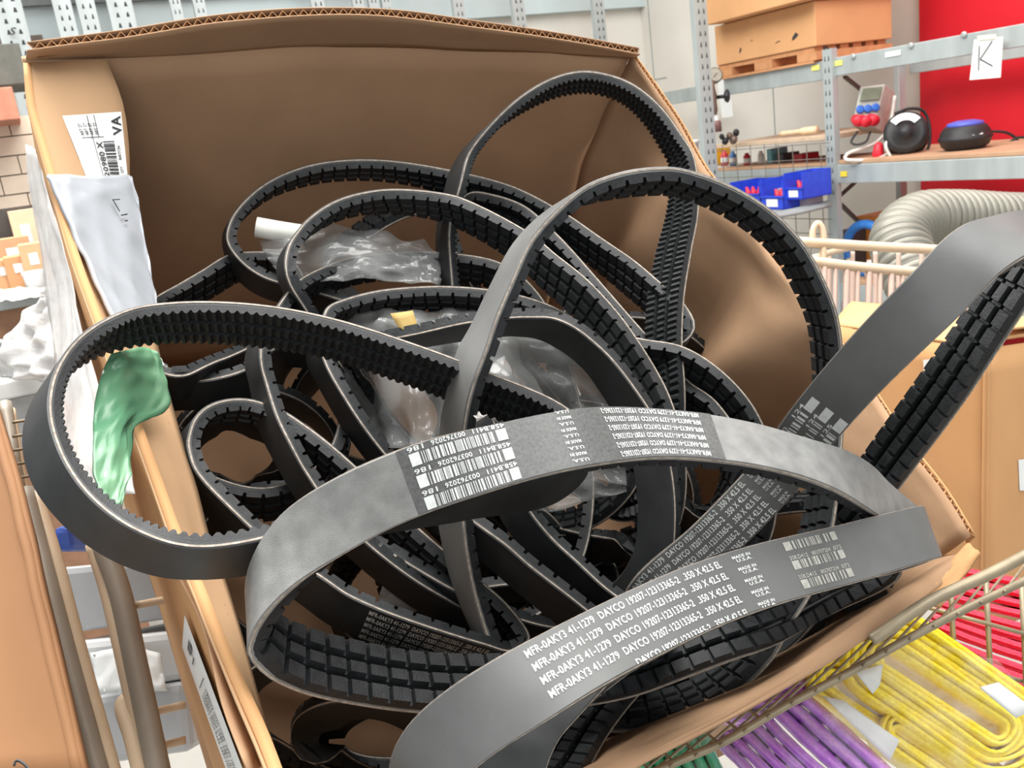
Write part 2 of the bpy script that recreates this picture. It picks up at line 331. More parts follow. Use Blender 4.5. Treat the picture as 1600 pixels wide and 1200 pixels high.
# ------------------------------------------------------------------ ribbed drive belts
BW = .035
class Belt:
    def __init__(s, label, pts, away=True, fine=False, mat_=None, width=BW, name='drive_belt', group=None, thick=.0100, lite=False):
        s.W = width; A = []; B = []
        for q in pts:
            ax, ay, d, bx, by = q[:5]; near = len(q) > 5 and q[5]
            a = ray(ax, ay)*d; r = ray(bx, by); rr = r@r; ra = r@a; disc = ra*ra-rr*(a@a-width**2)
            if disc < 0: b = r*ra/rr; b = a+(b-a)*width/np.linalg.norm(b-a)
            else: b = r*((ra+(-1 if near else 1)*math.sqrt(disc))/rr)
            A.append(a+CAM); B.append(b+CAM)
        D = cr(np.hstack([A, B]), 14, True); a, b = D[:, :3], D[:, 3:]
        w = b-a; w /= np.linalg.norm(w, axis=1)[:, None]
        c = (a+b)/2; L = np.r_[0, np.cumsum(np.linalg.norm(np.diff(np.vstack([c, c[:1]]), axis=0), axis=1))]
        s.L = L[-1]; n = 600; u = np.linspace(0, s.L, n, endpoint=False)
        ip = lambda X: np.array([np.interp(u, L, np.r_[X[:, k], X[0, k]]) for k in range(3)]).T
        c = ip(c); w = ip(w)
        def blur(X, k):
            for _ in range(k): X = (np.roll(X, 1, 0)+2*X+np.roll(X, -1, 0))/4
            return X
        c = blur(c, 6); w = blur(w, 14)
        t = np.roll(c, -1, 0)-np.roll(c, 1, 0); t /= np.linalg.norm(t, axis=1)[:, None]
        w -= t*np.einsum('ij,ij->i', t, w)[:, None]; w /= np.linalg.norm(w, axis=1)[:, None]
        nn = np.cross(t, w)
        k0 = 2
        if (nn[k0]@(CAM-c[k0]) > 0) != away: nn = -nn
        s.c, s.w, s.nn, s.n = c, w, nn, n
        s.hand = 1 if np.dot(np.cross(w[0], t[0]), nn[0]) < 0 else -1
        px = np.array([PX(p) for p in c-w*width/2]); s.px = px
        mb_ = mat_ or M['back']; s.mat = mb_
        # backing layer: each strip has its own vertices so that the rims stay crisp
        strips = [[(.010, 0), (.35, .0001), (.65, .0001), (.990, 0)], [(.990, 0), (1, -.0005), (1, -.0036)], [(1, -.0036), (0, -.0036)], [(0, -.0036), (0, -.0005), (.010, 0)]]
        m = 220
        v = []; f = []
        for st in strips:
            K = len(st); n0 = len(v)
            for i in range(m):
                S = s.L*i/m; v += [s.at(S, y, h) for y, h in st]
                j = (i+1) % m
                for k in range(K-1): f.append([n0+i*K+k, n0+i*K+k+1, n0+j*K+k+1, n0+j*K+k])
        if s.hand < 0: f = [q[::-1] for q in f]
        z = mk(name, v, f, mb_, None, True, label=label, category='belt'); s.o = z
        if group: z['group'] = group
        # shade the rims sharply
        pitch = .0058 if fine else .0132
        seg = [(0, -.0074), (.10, -.0074), (.42, -thick+.0004), (.72, -thick+.0004)] if fine else [(0, -.0066), (.15, -.0066), (.19, -thick), (.96, -thick)]
        np_ = int(s.L/pitch); pt = s.L/np_
        for k in range(3):
            b0, b1 = k/3+(.022 if k else 0), (k+1)/3-(.022 if k < 2 else 0)
            v = []; f = []
            for i in range(np_):
                for fr_, h in seg:
                    S = pt*(i+fr_); q = (-h-.0034)/.0066; ins = (.05 if fine else .05)*q
                    v += [s.at(S, b0, -.0034), s.at(S, b0+ins*(1 if k else .35), h), s.at(S, b1-ins*(1 if k < 2 else .35), h), s.at(S, b1, -.0034)]
            R = len(v)//4
            for i in range(R):
                j = (i+1) % R
                for e in range(4): l = (e+1) % 4; f.append([i*4+e, j*4+e, j*4+l, i*4+l])
            mk('rib', v, f, M['rib'], z)
        for y0, y1 in ((-.012, .004), (.996, 1.012)):
            v = []; f = []
            for i in range(m):
                S = s.L*i/m; v += [s.at(S, y0, -.0010), s.at(S, y1, -.0010), s.at(S, y1, -.0022), s.at(S, y0, -.0022)]
                j = (i+1) % m
                for k in range(4): l = (k+1) % 4; f.append([i*4+k, i*4+l, j*4+l, j*4+k])
            mk('edge_cord', v, f, M['cord'], z)
    def at(s, S, y, h):
        q = (S/s.L % 1)*s.n; i = int(q) % s.n; j = (i+1) % s.n; t = q-int(q)
        c = s.c[i]*(1-t)+s.c[j]*t; w = s.w[i]*(1-t)+s.w[j]*t; nn = s.nn[i]*(1-t)+s.nn[j]*t
        return c+w*(y-.5)*s.W+nn*h
    def S(s, px, py, lo=0, hi=1):
        d = (s.px[:, 0]-px)**2+(s.px[:, 1]-py)**2; k = np.arange(s.n)/s.n; d[(k < lo) | (k > hi)] = 1e9
        return s.L*int(np.argmin(d))/s.n
    def printer(s, h=.00035): return Print(lambda x, y: s.at(x, min(max(y, .004), .996), h))
def off(pts, dx, dy): return [(x, y, d, x+dx, y+dy) for x, y, d in pts]
# --- front belt with the long printed lines
B3 = Belt('frontmost black belt with rows of white lettering, ending at the right box corner', [
 (1468, 868, 0.585, 1440, 792), (1350, 905, 0.545, 1300, 816), (1230, 937, 0.505, 1165, 847), (1140, 967, 0.475, 1060, 883), (1050, 1006, 0.450, 950, 929),
 (960, 1047, 0.430, 838, 987), (860, 1107, 0.415, 742, 1052), (775, 1165, 0.410, 672, 1108), (715, 1212, 0.410, 622, 1162), (690, 1265, 0.415, 606, 1210), (705, 1310, 0.430, 626, 1260),
 (758, 1264, 0.465, 678, 1210), (868, 1144, 0.500, 778, 1085), (988, 1044, 0.520, 893, 975), (1140, 957, 0.545, 1065, 881), (1294, 914, 0.585, 1239, 838), (1398, 895, 0.615, 1358, 822), (1462, 873, 0.607, 1434, 798)],
 True, mat_=M['midback'])
# --- flattened loop at the right, print lower down
B6 = Belt('tall flattened belt leaning out over the right side of the box, barcodes halfway up', [
 (1255, 752, 0.630, 1165, 718), (1300, 695, 0.602, 1222, 642), (1365, 621, 0.562, 1300, 546), (1425, 560, 0.530, 1370, 477), (1480, 505, 0.515, 1438, 412), (1545, 432, 0.505, 1510, 352), (1600, 385, 0.510, 1575, 338),
 (1640, 378, 0.530, 1620, 345), (1648, 408, 0.560, 1618, 378), (1600, 490, 0.575, 1548, 452), (1555, 557, 0.590, 1497, 525), (1510, 624, 0.613, 1449, 588), (1437, 722, 0.650, 1378, 682), (1392, 782, 0.665, 1335, 742),
 (1300, 890, 0.690, 1240, 855), (1180, 1000, 0.720, 1120, 960), (1090, 1040, 0.720, 1020, 1000), (1040, 1020, 0.700, 965, 985), (1050, 945, 0.670, 965, 925), (1150, 858, 0.650, 1060, 832)], True, mat_=M['midback'])
# --- grey hoop standing on edge
B2 = Belt('worn grey belt hoop with barcodes and upside down lettering across its top', [
 (800, 755, 0.470, 772, 663), (900, 729, 0.475, 880, 642), (1000, 713, 0.495, 990, 637), (1100, 713, 0.504, 1105, 648), (1200, 725, 0.517, 1212, 672), (1300, 754, 0.536, 1315, 710), (1375, 790, 0.585, 1392, 765), (1430, 850, 0.625, 1440, 820), (1400, 900, 0.655, 1405, 850),
 (1290, 955, 0.650, 1290, 885), (1150, 1025, 0.591, 1150, 955), (990, 1085, 0.580, 990, 1010), (815, 1110, 0.540, 825, 1033), (650, 1112, 0.505, 668, 1036), (540, 1098, 0.485, 560, 1018), (450, 1076, 0.465, 470, 996), (406, 1050, 0.455, 420, 975), (386, 1010, 0.450, 384, 945),
 (402, 972, 0.445, 388, 888), (450, 917, 0.445, 438, 812), (540, 858, 0.450, 528, 745), (660, 803, 0.460, 640, 694)], True, mat_=M['fabric'])
# --- left loop hanging over the flap
B1 = Belt('fine toothed belt loop hanging over the left flap of the box', [
 (300, 858, .455, 298, 906), (212, 832, .46, 200, 886), (140, 780, .47, 112, 832), (92, 712, .485, 50, 752), (72, 640, .505, 36, 672), (86, 574, .53, 62, 605), (128, 520, .55, 112, 556), (195, 484, .57, 190, 528), (275, 471, .58, 277, 520), (400, 474, .59, 402, 528),
 (520, 496, .60, 520, 548), (650, 537, .605, 645, 590), (762, 580, .61, 755, 632), (880, 632, .61, 870, 682), (930, 680, .60, 920, 730), (880, 735, .585, 872, 785), (740, 760, .56, 735, 812), (600, 785, .52, 596, 835), (500, 815, .49, 497, 866), (400, 847, .465, 398, 898)], True, fine=True)
# --- tall loop in the middle
B5 = Belt('large upright cogged belt loop in the middle, coloured paler for the light on its left', [
 (735, 600, .585, 714, 552), (724, 650, .59, 692, 637), (718, 700, .60, 686, 700), (716, 780, .61, 684, 790), (722, 850, .62, 692, 855), (740, 935, .63, 712, 930), (775, 1030, .63, 752, 1010), (830, 1100, .62, 815, 1070), (890, 1135, .61, 880, 1100), (1000, 1145, .60, 990, 1105), (1112, 1113, .60, 1098, 1075), (1200, 1040, .61, 1180, 1008), (1231, 987, .62, 1206, 962), (1270, 925, .63, 1240, 905),
 (1304, 820, .65, 1272, 810), (1317, 700, .66, 1285, 700), (1320, 600, .66, 1288, 600), (1311, 499, .65, 1280, 505), (1290, 440, .645, 1259, 452), (1256, 379, .64, 1228, 396), (1205, 327, .635, 1182, 350), (1136, 286, .63, 1122, 312), (1062, 263, .625, 1060, 288), (1012, 262, .62, 1014, 285), (962, 270, .615, 960, 290), (912, 290, .61, 900, 302), (870, 325, .605, 853, 328), (825, 378, .60, 804, 376), (792, 450, .59, 764, 448), (765, 515, .585, 738, 502)], True, mat_=M['shiny_lit'])
# --- round loop at the top back
B7 = Belt('fine toothed round belt loop standing tallest at the back of the pile', [
 (713, 300, 0.830, 696, 290), (727, 245, 0.840, 714, 245), (762, 197, 0.845, 754, 202), (812, 150, 0.850, 808, 165), (862, 121, 0.855, 862, 141), (907, 110, 0.855, 910, 133), (950, 115, 0.855, 948, 138), (992, 132, 0.850, 984, 155), (1032, 165, 0.845, 1016, 186), (1062, 205, 0.840, 1040, 222), (1082, 242, 0.835, 1056, 252),
 (1090, 290, 0.825, 1058, 295), (1089, 340, 0.815, 1052, 338), (1078, 400, 0.800, 1036, 395), (1068, 470, 0.780, 1022, 466), (1066, 550, 0.760, 1018, 550), (1072, 635, 0.740, 1024, 640), (1060, 740, 0.750, 1015, 740), (980, 800, 0.790, 950, 790), (850, 740, 0.850, 835, 720), (750, 620, 0.850, 735, 610), (712, 500, 0.830, 693, 500), (702, 420, 0.830, 682, 420), (700, 355, 0.830, 682, 352)], True, fine=True)
# --- broad ring lying left at the back
B8 = Belt('wide cogged belt ring lying highest at the back left inside the box', [
 (355, 385, 0.840, 350, 392), (357, 350, 0.850, 350, 360), (382, 312, 0.870, 377, 324), (420, 282, 0.880, 418, 296), (472, 260, 0.890, 472, 278), (525, 250, 0.900, 525, 270), (600, 249, 0.910, 600, 271), (700, 264, 0.910, 698, 290), (800, 290, 0.900, 795, 320), (872, 327, 0.880, 862, 357), (930, 365, 0.850, 917, 396), (980, 400, 0.830, 962, 432), (1030, 440, 0.800, 1010, 472), (1075, 480, 0.780, 1052, 510), (1088, 512, 0.770, 1072, 535), (1070, 535, 0.770, 1055, 560), (980, 545, 0.800, 970, 575),
 (800, 530, 0.820, 795, 560), (600, 490, 0.820, 597, 520), (480, 455, 0.820, 478, 485), (412, 436, 0.820, 405, 462), (375, 412, 0.830, 366, 430)], True)
B9 = Belt('cogged belt ring with a bright edge arching in front of the clear bag', [
 (447, 437, .74, 437, 445), (445, 400, .75, 436, 405), (460, 365, .77, 455, 372), (485, 337, .785, 482, 350), (525, 312, .80, 524, 330), (575, 298, .81, 576, 320), (637, 295, .81, 636, 322), (700, 303, .81, 696, 335), (750, 321, .80, 744, 357), (830, 365, .785, 816, 404), (872, 400, .77, 852, 440), (925, 443, .75, 898, 482), (962, 483, .74, 932, 520), (1000, 535, .725, 962, 570), (1025, 575, .715, 985, 608), (1050, 625, .70, 1010, 655),
 (1070, 700, .69, 1028, 725), (1060, 800, .70, 1018, 815), (980, 850, .75, 955, 870), (800, 800, .82, 790, 830), (620, 680, .82, 612, 706), (520, 560, .78, 510, 580), (477, 488, .75, 465, 500)], True)
B10 = Belt('cogged belt ring nested under the bright edged arch', [
 (404, 560, .69, 383, 566), (412, 600, .685, 390, 606), (430, 655, .675, 402, 664), (457, 708, .665, 428, 720), (480, 748, .66, 450, 760), (503, 780, .655, 472, 792), (570, 850, .65, 545, 872), (680, 930, .66, 662, 960), (800, 980, .69, 785, 1010), (900, 900, .74, 890, 925), (930, 760, .80, 925, 790), (900, 600, .84, 893, 630), (850, 470, .86, 840, 505), (790, 413, .86, 782, 445),
 (700, 394, .86, 696, 426), (620, 393, .85, 618, 425), (560, 400, .835, 562, 430), (510, 415, .81, 514, 442), (465, 440, .78, 468, 460), (425, 485, .73, 418, 498), (408, 520, .705, 392, 530)], True)
B11 = Belt('long cogged belt ring running under the pale loop toward the right wall', [
 (505, 570, .72, 484, 570), (498, 530, .735, 482, 535), (503, 490, .755, 500, 503), (525, 472, .77, 527, 490), (575, 456, .785, 578, 480), (650, 447, .80, 650, 474), (720, 447, .80, 718, 476), (762, 451, .80, 758, 482), (810, 460, .795, 804, 494), (862, 477, .785, 853, 512), (912, 502, .775, 900, 538), (1000, 528, .765, 985, 566), (1070, 542, .755, 1050, 580), (1137, 586, .74, 1112, 622), (1187, 650, .73, 1160, 680), (1215, 740, .72, 1182, 760),
 (1200, 850, .72, 1165, 862), (1120, 920, .73, 1100, 945), (950, 930, .75, 940, 960), (800, 900, .74, 790, 930), (680, 800, .72, 665, 826), (590, 700, .71, 568, 715), (540, 630, .71, 517, 640)], True)
B12 = Belt('belt bent inside out with cogs on its upper side, in front of the clear bag', [
 (825, 499, .70, 805, 526), (862, 502, .70, 838, 530), (900, 517, .695, 873, 546), (937, 547, .69, 908, 574), (965, 577, .685, 930, 602), (995, 618, .68, 952, 636), (1022, 662, .675, 972, 672), (1042, 715, .67, 987, 720), (1052, 800, .665, 996, 800), (1040, 890, .67, 985, 885), (980, 960, .70, 935, 940), (880, 930, .76, 860, 900), (760, 820, .80, 750, 790), (640, 680, .80, 625, 660), (580, 590, .77, 560, 580), (590, 550, .735, 572, 556), (632, 531, .715, 618, 550), (680, 520, .71, 668, 542), (730, 509, .705, 716, 534), (787, 501, .70, 770, 527)], True)
B13 = Belt('cogged belt loop against the left flap with shaded lettering on its lower run', [
 (320, 762, .63, 300, 775), (300, 730, .64, 278, 740), (291, 698, .65, 272, 705), (296, 665, .66, 285, 672), (312, 641, .67, 306, 655), (340, 626, .68, 337, 646), (385, 622, .69, 384, 646), (440, 640, .69, 436, 667), (480, 665, .685, 474, 693), (522, 697, .68, 513, 727), (572, 742, .675, 562, 772), (640, 810, .67, 630, 842), (720, 880, .665, 712, 912), (800, 950, .655, 790, 988), (830, 1000, .64, 815, 1042), (800, 1020, .63, 780, 1063),
 (750, 1008, .62, 725, 1050), (655, 978, .605, 625, 1020), (592, 955, .60, 562, 998), (542, 932, .60, 512, 976), (505, 907, .60, 476, 950), (440, 868, .605, 412, 900), (387, 826, .61, 362, 850)], True)
# print needs lettered side: rebuilt orientation is checked by eye
B14 = Belt('dark smooth belt crossing under the frontmost belt at the bottom', [(955, 1056, 0.5, 860, 1020), (915, 1098, 0.485, 815, 1060), (880, 1138, 0.475, 775, 1105), (856, 1190, 0.465, 745, 1160), (848, 1240, 0.462, 738, 1215), (862, 1262, 0.475, 760, 1240), (905, 1225, 0.52, 830, 1200), (950, 1150, 0.57, 880, 1120), (1000, 1085, 0.6, 930, 1055), (1050, 1030, 0.61, 985, 1000), (1050, 990, 0.58, 975, 965), (1005, 1010, 0.54, 915, 980)], True)
B15 = Belt('cogged belt ring low against the right front corner of the box', [
 (1387, 888, 0.665, 1355, 870), (1360, 926, 0.660, 1325, 906), (1304, 940, 0.665, 1270, 917), (1226, 1015, 0.655, 1196, 985), (1106, 1085, 0.640, 1086, 1053), (966, 1125, 0.630, 951, 1090), (786, 1135, 0.620, 776, 1100), (686, 1065, 0.670, 676, 1035), (750, 1000, 0.740, 740, 975), (900, 900, 0.800, 890, 875), (1100, 830, 0.800, 1085, 808), (1280, 800, 0.750, 1262, 785), (1380, 830, 0.690, 1355, 815)], True)
B18 = Belt('dark belt sagging through the lower left of the pile', [
 (600, 862, .66, 596, 893), (650, 892, .66, 645, 924), (710, 926, .66, 704, 960), (800, 968, .67, 792, 1002), (880, 985, .69, 872, 1018), (950, 960, .73, 942, 990), (960, 880, .80, 955, 910), (860, 800, .84, 856, 828), (700, 760, .84, 697, 790), (560, 760, .78, 556, 788), (500, 790, .71, 494, 818), (540, 832, .68, 536, 860)], True)
B20 = Belt('smooth dark belt dropping steeply through the grey hoop', [
 (806, 764, .66, 768, 778), (826, 802, .655, 786, 818), (862, 846, .65, 822, 866), (900, 881, .645, 862, 905), (945, 922, .64, 908, 950), (1010, 970, .64, 975, 1005), (1060, 1040, .66, 1020, 1065), (1040, 1090, .70, 1000, 1105), (920, 1060, .78, 885, 1070), (780, 900, .84, 750, 905), (740, 720, .82, 710, 725), (750, 660, .75, 715, 665), (785, 715, .68, 745, 725)], True)
B21 = Belt('cogged belt curl deep behind the barcode side of the grey hoop', [
 (862, 838, .80, 858, 810), (925, 826, .79, 920, 798), (985, 777, .78, 975, 752), (1010, 700, .80, 995, 690), (980, 640, .86, 968, 640), (880, 660, .90, 872, 660), (800, 740, .88, 792, 730), (810, 810, .83, 805, 785)], False)
B22 = Belt('belt straps crossing behind the bright edged arch at the back', [
 (560, 385, 0.910, 566, 360), (625, 345, 0.920, 630, 322), (690, 330, 0.920, 694, 308), (780, 345, 0.900, 784, 322), (850, 400, 0.870, 856, 378), (880, 480, 0.840, 888, 460), (820, 540, 0.840, 826, 520), (680, 540, 0.870, 684, 520), (560, 480, 0.890, 562, 460), (520, 425, 0.900, 524, 402)], False)
B23 = Belt('smooth edged belt just behind the tall round loop', [
 (775, 305, 0.890, 770, 325), (820, 322, 0.880, 813, 345), (870, 365, 0.860, 861, 392), (930, 430, 0.830, 918, 462), (1000, 510, 0.800, 985, 545), (1080, 598, 0.760, 1062, 632), (1125, 632, 0.740, 1103, 665), (1170, 720, 0.720, 1142, 745), (1120, 800, 0.740, 1095, 815), (1000, 760, 0.800, 985, 780), (850, 600, 0.860, 840, 625), (720, 420, 0.890, 712, 445), (700, 330, 0.900, 694, 352), (735, 302, 0.900, 731, 322)], False)
B16 = Belt('ribbed belt leaving the back left ring towards the left flap', [
 (250, 462, 0.800, 262, 490), (310, 425, 0.830, 322, 455), (370, 395, 0.860, 382, 425), (450, 400, 0.870, 455, 432), (480, 450, 0.860, 482, 485), (430, 520, 0.820, 430, 555), (340, 570, 0.740, 336, 600), (270, 590, 0.690, 264, 622), (215, 560, 0.700, 210, 590), (210, 500, 0.750, 214, 530)], False)
B17 = Belt('dark belt with its smooth side up crossing under the left loop', [
 (260, 600, .72, 262, 645), (320, 597, .73, 322, 640), (385, 580, .75, 388, 622), (450, 540, .78, 454, 575), (500, 560, .78, 504, 592), (530, 640, .75, 532, 675), (500, 720, .72, 500, 760), (420, 760, .70, 418, 800), (330, 740, .69, 326, 780), (255, 680, .69, 252, 725), (230, 630, .70, 228, 672)], True)
B19 = Belt('dark belt with a thin pale rim slanting through the middle of the grey hoop', [
 (742, 822, .63, 716, 850), (787, 853, .625, 760, 884), (825, 886, .62, 798, 918), (907, 950, .615, 880, 985), (985, 1020, .62, 958, 1055), (1000, 1080, .65, 970, 1105), (880, 1100, .70, 850, 1120), (740, 1040, .74, 712, 1060), (640, 920, .74, 615, 940), (640, 820, .70, 615, 840), (690, 795, .66, 664, 818)], True)

# filler belts added deep in the box to darken the gaps of the pile
def deep(label, cx, cy, d, rx, ry, tilt, up_=26):
    pts = []
    for k in range(14):
        a = 2*math.pi*k/14; x = rx*math.cos(a); y = ry*math.sin(a); c, q = math.cos(tilt), math.sin(tilt)
        X, Y = cx+x*c-y*q, cy+x*q+y*c; pts.append((X, Y, d+.05*math.sin(a+tilt*2), X+6, Y+up_))
    return Belt(label, pts, k % 2 == 0)
for a in [('added filler belt deep under the lettered loop by the left flap', 480, 900, .80, 170, 120, .5), ('added filler belt deep at the centre of the grey hoop', 700, 900, .84, 190, 130, -.3), ('added filler belt deep below the inside out belt', 900, 780, .92, 180, 150, .3),
          ('added filler belt deep against the right front corner', 1060, 900, .84, 150, 90, -.4), ('added filler belt deep under the left toothed loop', 400, 720, .86, 120, 110, .2), ('added filler belt deep behind the pale loop side', 640, 640, .97, 170, 110, .1),
          ('added filler belt deep at the near end of the box', 560, 1120, .62, 170, 90, .3), ('added filler belt deep beneath the frontmost lettered belt', 770, 1000, .76, 170, 80, -.2), ('added filler belt deep beside the inner right wall', 1000, 640, .98, 150, 130, .8), ('small dark filler belt curl added inside the lettered loop by the left flap', 365, 700, .80, 62, 52, .4),
          ('dark filler belt added low behind the grey hoop at the lower left corner', 590, 1150, .64, 100, 50, .2), ('dark filler belt added below the bright edged arch in the middle', 560, 620, .95, 130, 90, .5), ('dark filler belt added low beneath the bottom ribs of the grey hoop', 640, 1130, .68, 140, 50, -.1)]:
    deep(*a)
# ------------------------------------------------------------------ lettering on the belts
LINE = 'MFR-0AKY3 41-1279  DAYCO 19207-12313365-2  .350 X 42.5 EL'
def mod(b, s0): return s0-b.L if s0 > b.L*.6 else s0
pr = B3.printer(); s0 = B3.S(868, 1103, 0, .45); s1 = B3.S(1168, 956, 0, .45); s2 = B3.S(1188, 950, 0, .45); s3 = B3.S(1212, 942, 0, .45)
for k in range(5):
    y = .80-.203*k
    if k < 4: pr.text(LINE, s0, s1, y, y+.115)
    else: pr.text('DAYCO 19207-12313365-2  .350 X 42.5 EL', s0+(s1-s0)*.36, s1, y-.02, y+.095)
    pr.text('MADE IN', s2, s3, y+.065, y+.115); pr.text('U.S.A.', s2+(s3-s2)*.15, s3, y+.0, y+.05)
pr.mb.build('lettering', M['print'], B3.o, kind='stuff')
pr = B3.printer(); s0 = B3.S(1262, 931, 0, .45); s1 = B3.S(1338, 909, 0, .45); q = lambda t: s0+(s1-s0)*t
for k in range(4):
    y = .94-.335*k
    if k: 
        pr.text('358.D412', q(0), q(.34), y+.0, y+.07); pr.text('003707204', q(.42), q(.78), y+.0, y+.07); pr.text('07%d' % (2+k//3*2), q(.84), q(1), y+.0, y+.07)
    yb, yt = max(.003, y-.17), y-.02
    if yt > .01:
        pr.rect(q(0), q(.13), yb, yt); pr.bars(q(.16), q(.72), yb, yt, k, 12); pr.bars(q(.76), q(.86), yb, yt, k+9, 2); pr.rect(q(.89), q(1), yb, yt)
pr.mb.build('barcode', M['print_grey'], B3.o, kind='stuff')
pr = B6.printer(); s0 = mod(B6, B6.S(1045, 960, .75)); s1 = mod(B6, B6.S(1206, 792, 0, 1)); s2 = s1+(s1-s0)*.05; s3 = s1+(s1-s0)*.12
for k in range(5):
    y = .83-.2*k; dx = (s1-s0)*.0*k
    pr.text(LINE, s0, s1, y, y+.125); pr.text('MADE IN', s2, s3, y+.07, y+.125); pr.text('U.S.A.', s2, s3, y, y+.055)
pr.mb.build('lettering', M['print'], B6.o, kind='stuff')
pr = B6.printer(); s0 = mod(B6, B6.S(1262, 742, 0, 1)); s1 = mod(B6, B6.S(1330, 665, 0, 1)); q = lambda t: s0+(s1-s0)*t
for k, n in ((0, '124'), (1, '124'), (2, '125')):
    y = .66-.32*k
    pr.rect(q(.80), q(1), y, y+.18); pr.bars(q(.0), q(.76), y, y+.17, k+4, 14); pr.text('00370282', q(.05), q(.45), y+.19, y+.26); pr.text(n, q(.62), q(.84), y+.19, y+.27)
pr.mb.build('barcode', M['print'], B6.o, kind='stuff')
pr = B2.printer(.00035); s0 = mod(B2, B2.S(655, 808)); s1 = B2.S(1135, 715, 0, .4)
pr.rect(s0, s1, .004, .996, 60); bk2 = pr.mb.build('print_backing', M['weave'], B2.o, True)
pr = B2.printer(.0007); s0 = B2.S(668, 803); s1 = B2.S(815, 752); s0 = mod(B2, s0); s1 = mod(B2, s1); q = lambda t: s0+(s1-s0)*t
for k in range(3):
    y = .70-.335*k
    pr.rect(q(0), q(.10), y, y+.19); pr.rect(q(.9), q(1), y, y+.19); pr.bars(q(.12), q(.88), y, y+.18, k+20, 30)
    pr.text('458.B411', q(1.0), q(.68), y+.285, y+.21); pr.text('003762026', q(.60), q(.24), y+.285, y+.21); pr.text('186', q(.16), q(.0), y+.285, y+.21)
s0 = B2.S(925, 726, 0, .3); s1 = B2.S(898, 730, 0, .3)
for k in range(9): pr.text('MADE IN' if k % 2 else 'U.S.A.', s0, s1, .995-.11*k, .94-.11*k)
s0 = B2.S(1112, 713, 0, .3); s1 = B2.S(972, 716, 0, .3)
for k in range(6): pr.text('MFR-0AKY3-41-1279 DAYCO 19207-12313365-2', s0, s1, .96-.165*k, .86-.165*k)
pr.mb.build('lettering', M['print'], B2.o, kind='stuff')
pr = B13.printer(); s0 = B13.S(580, 951); s1 = B13.S(772, 1012)
for k in range(5): pr.text(LINE, s0, s1, .20+.19*k, .07+.19*k)
pr.mb.build('lettering', M['print'], B13.o, kind='stuff')
M['print_dark'] = mat('faded_black_print', (.12, .12, .12), .7)
# ------------------------------------------------------------------ paper labels and films on the box
def onsurf(G, N):
    pix = np.array([[PX(p)[:2] for p in r] for r in G])
    def f(px, py, lift=.0008):
        d = (pix[..., 0]-px)**2+(pix[..., 1]-py)**2; i, j = np.unravel_index(np.argmin(d), d.shape); r = ray(px, py); n = N[i, j]
        return CAM+r*((G[i, j]-CAM)@n/(r@n))+n*lift
    return f
def label_map(sf, c, lift):
    c = [np.array(q, float) for q in c]
    def f(x, y):
        p = c[0]*(1-x)*(1-y)+c[1]*x*(1-y)+c[2]*x*y+c[3]*(1-x)*y; return sf(p[0], p[1], lift)
    return f
def label_sheet(parent, sf, c, n=8, name='paper_label', m=None):
    f = label_map(sf, c, .0009); v = [f(i/n, j/n) for j in range(n+1) for i in range(n+1)]
    return mk(name, v, [[j*(n+1)+i, j*(n+1)+i+1, (j+1)*(n+1)+i+1, (j+1)*(n+1)+i] for j in range(n) for i in range(n)], m or M['paper'], parent)
sfl = onsurf(GF, NF)
lab = [(136, 282), (97, 182), (189, 175), (199, 282)]
l1 = label_sheet(box, sfl, lab)
pr = Print(label_map(sfl, lab, .0016)); # x runs up the sheet, y runs to the right
pr.text('VA', .66, .94, .97, .80); pr.bars(.02, .60, .58, .80, 3, 20); pr.text('20980 X', .05, .58, .56, .44); pr.rect(.64, .65, .2, .62); pr.rect(.02, .98, .40, .412); pr.rect(.64, .98, .52, .53)
for k in range(4): pr.text('ART 27', .68, .86, .26+.09*k, .20+.09*k)
pr.text('BATCH', .30, .5, .90, .84); pr.text('QTY', .1, .2, .90, .84)
pr.mb.build('print', M['ink'], l1, kind='stuff')
_, GL, NL = None, None, None
ow_ = np.array([cr(np.array(r), 4) for r in ow]); 
def surfN(G):
    du = np.gradient(G, axis=1); dv = np.gradient(G, axis=0); N = np.cross(du, dv); N /= np.linalg.norm(N, axis=2)[..., None]
    return N if np.mean(np.einsum('ijk,ijk->ij', N, CAM-G)) > 0 else -N
GL = np.array([cr(ow_[:, j], 4) for j in range(ow_.shape[1])]).transpose(1, 0, 2); NL = surfN(GL); sfo = onsurf(GL, NL)
lab = [(296, 960), (319, 1022), (388, 1215), (362, 1215)]
lab = [(291, 1008), (296, 958), (390, 1205), (362, 1205)]
l2 = label_sheet(box, lambda x, y, l: sfo(x, y, l+.002), lab)
pr = Print(label_map(lambda x, y, l: sfo(x, y, l+.002), lab, .0015))
for k in range(3): pr.text('HANDLE WITH CARE  PART LIST', .30+.17*k, .19+.17*k, .42, .97, True)
pr.rect(.25, .75, .36, .37); pr.rect(.40, .70, .10, .16); pr.rect(.35, .6, .2, .215)
pr.mb.build('print', M['print_dark'], l2, kind='stuff')
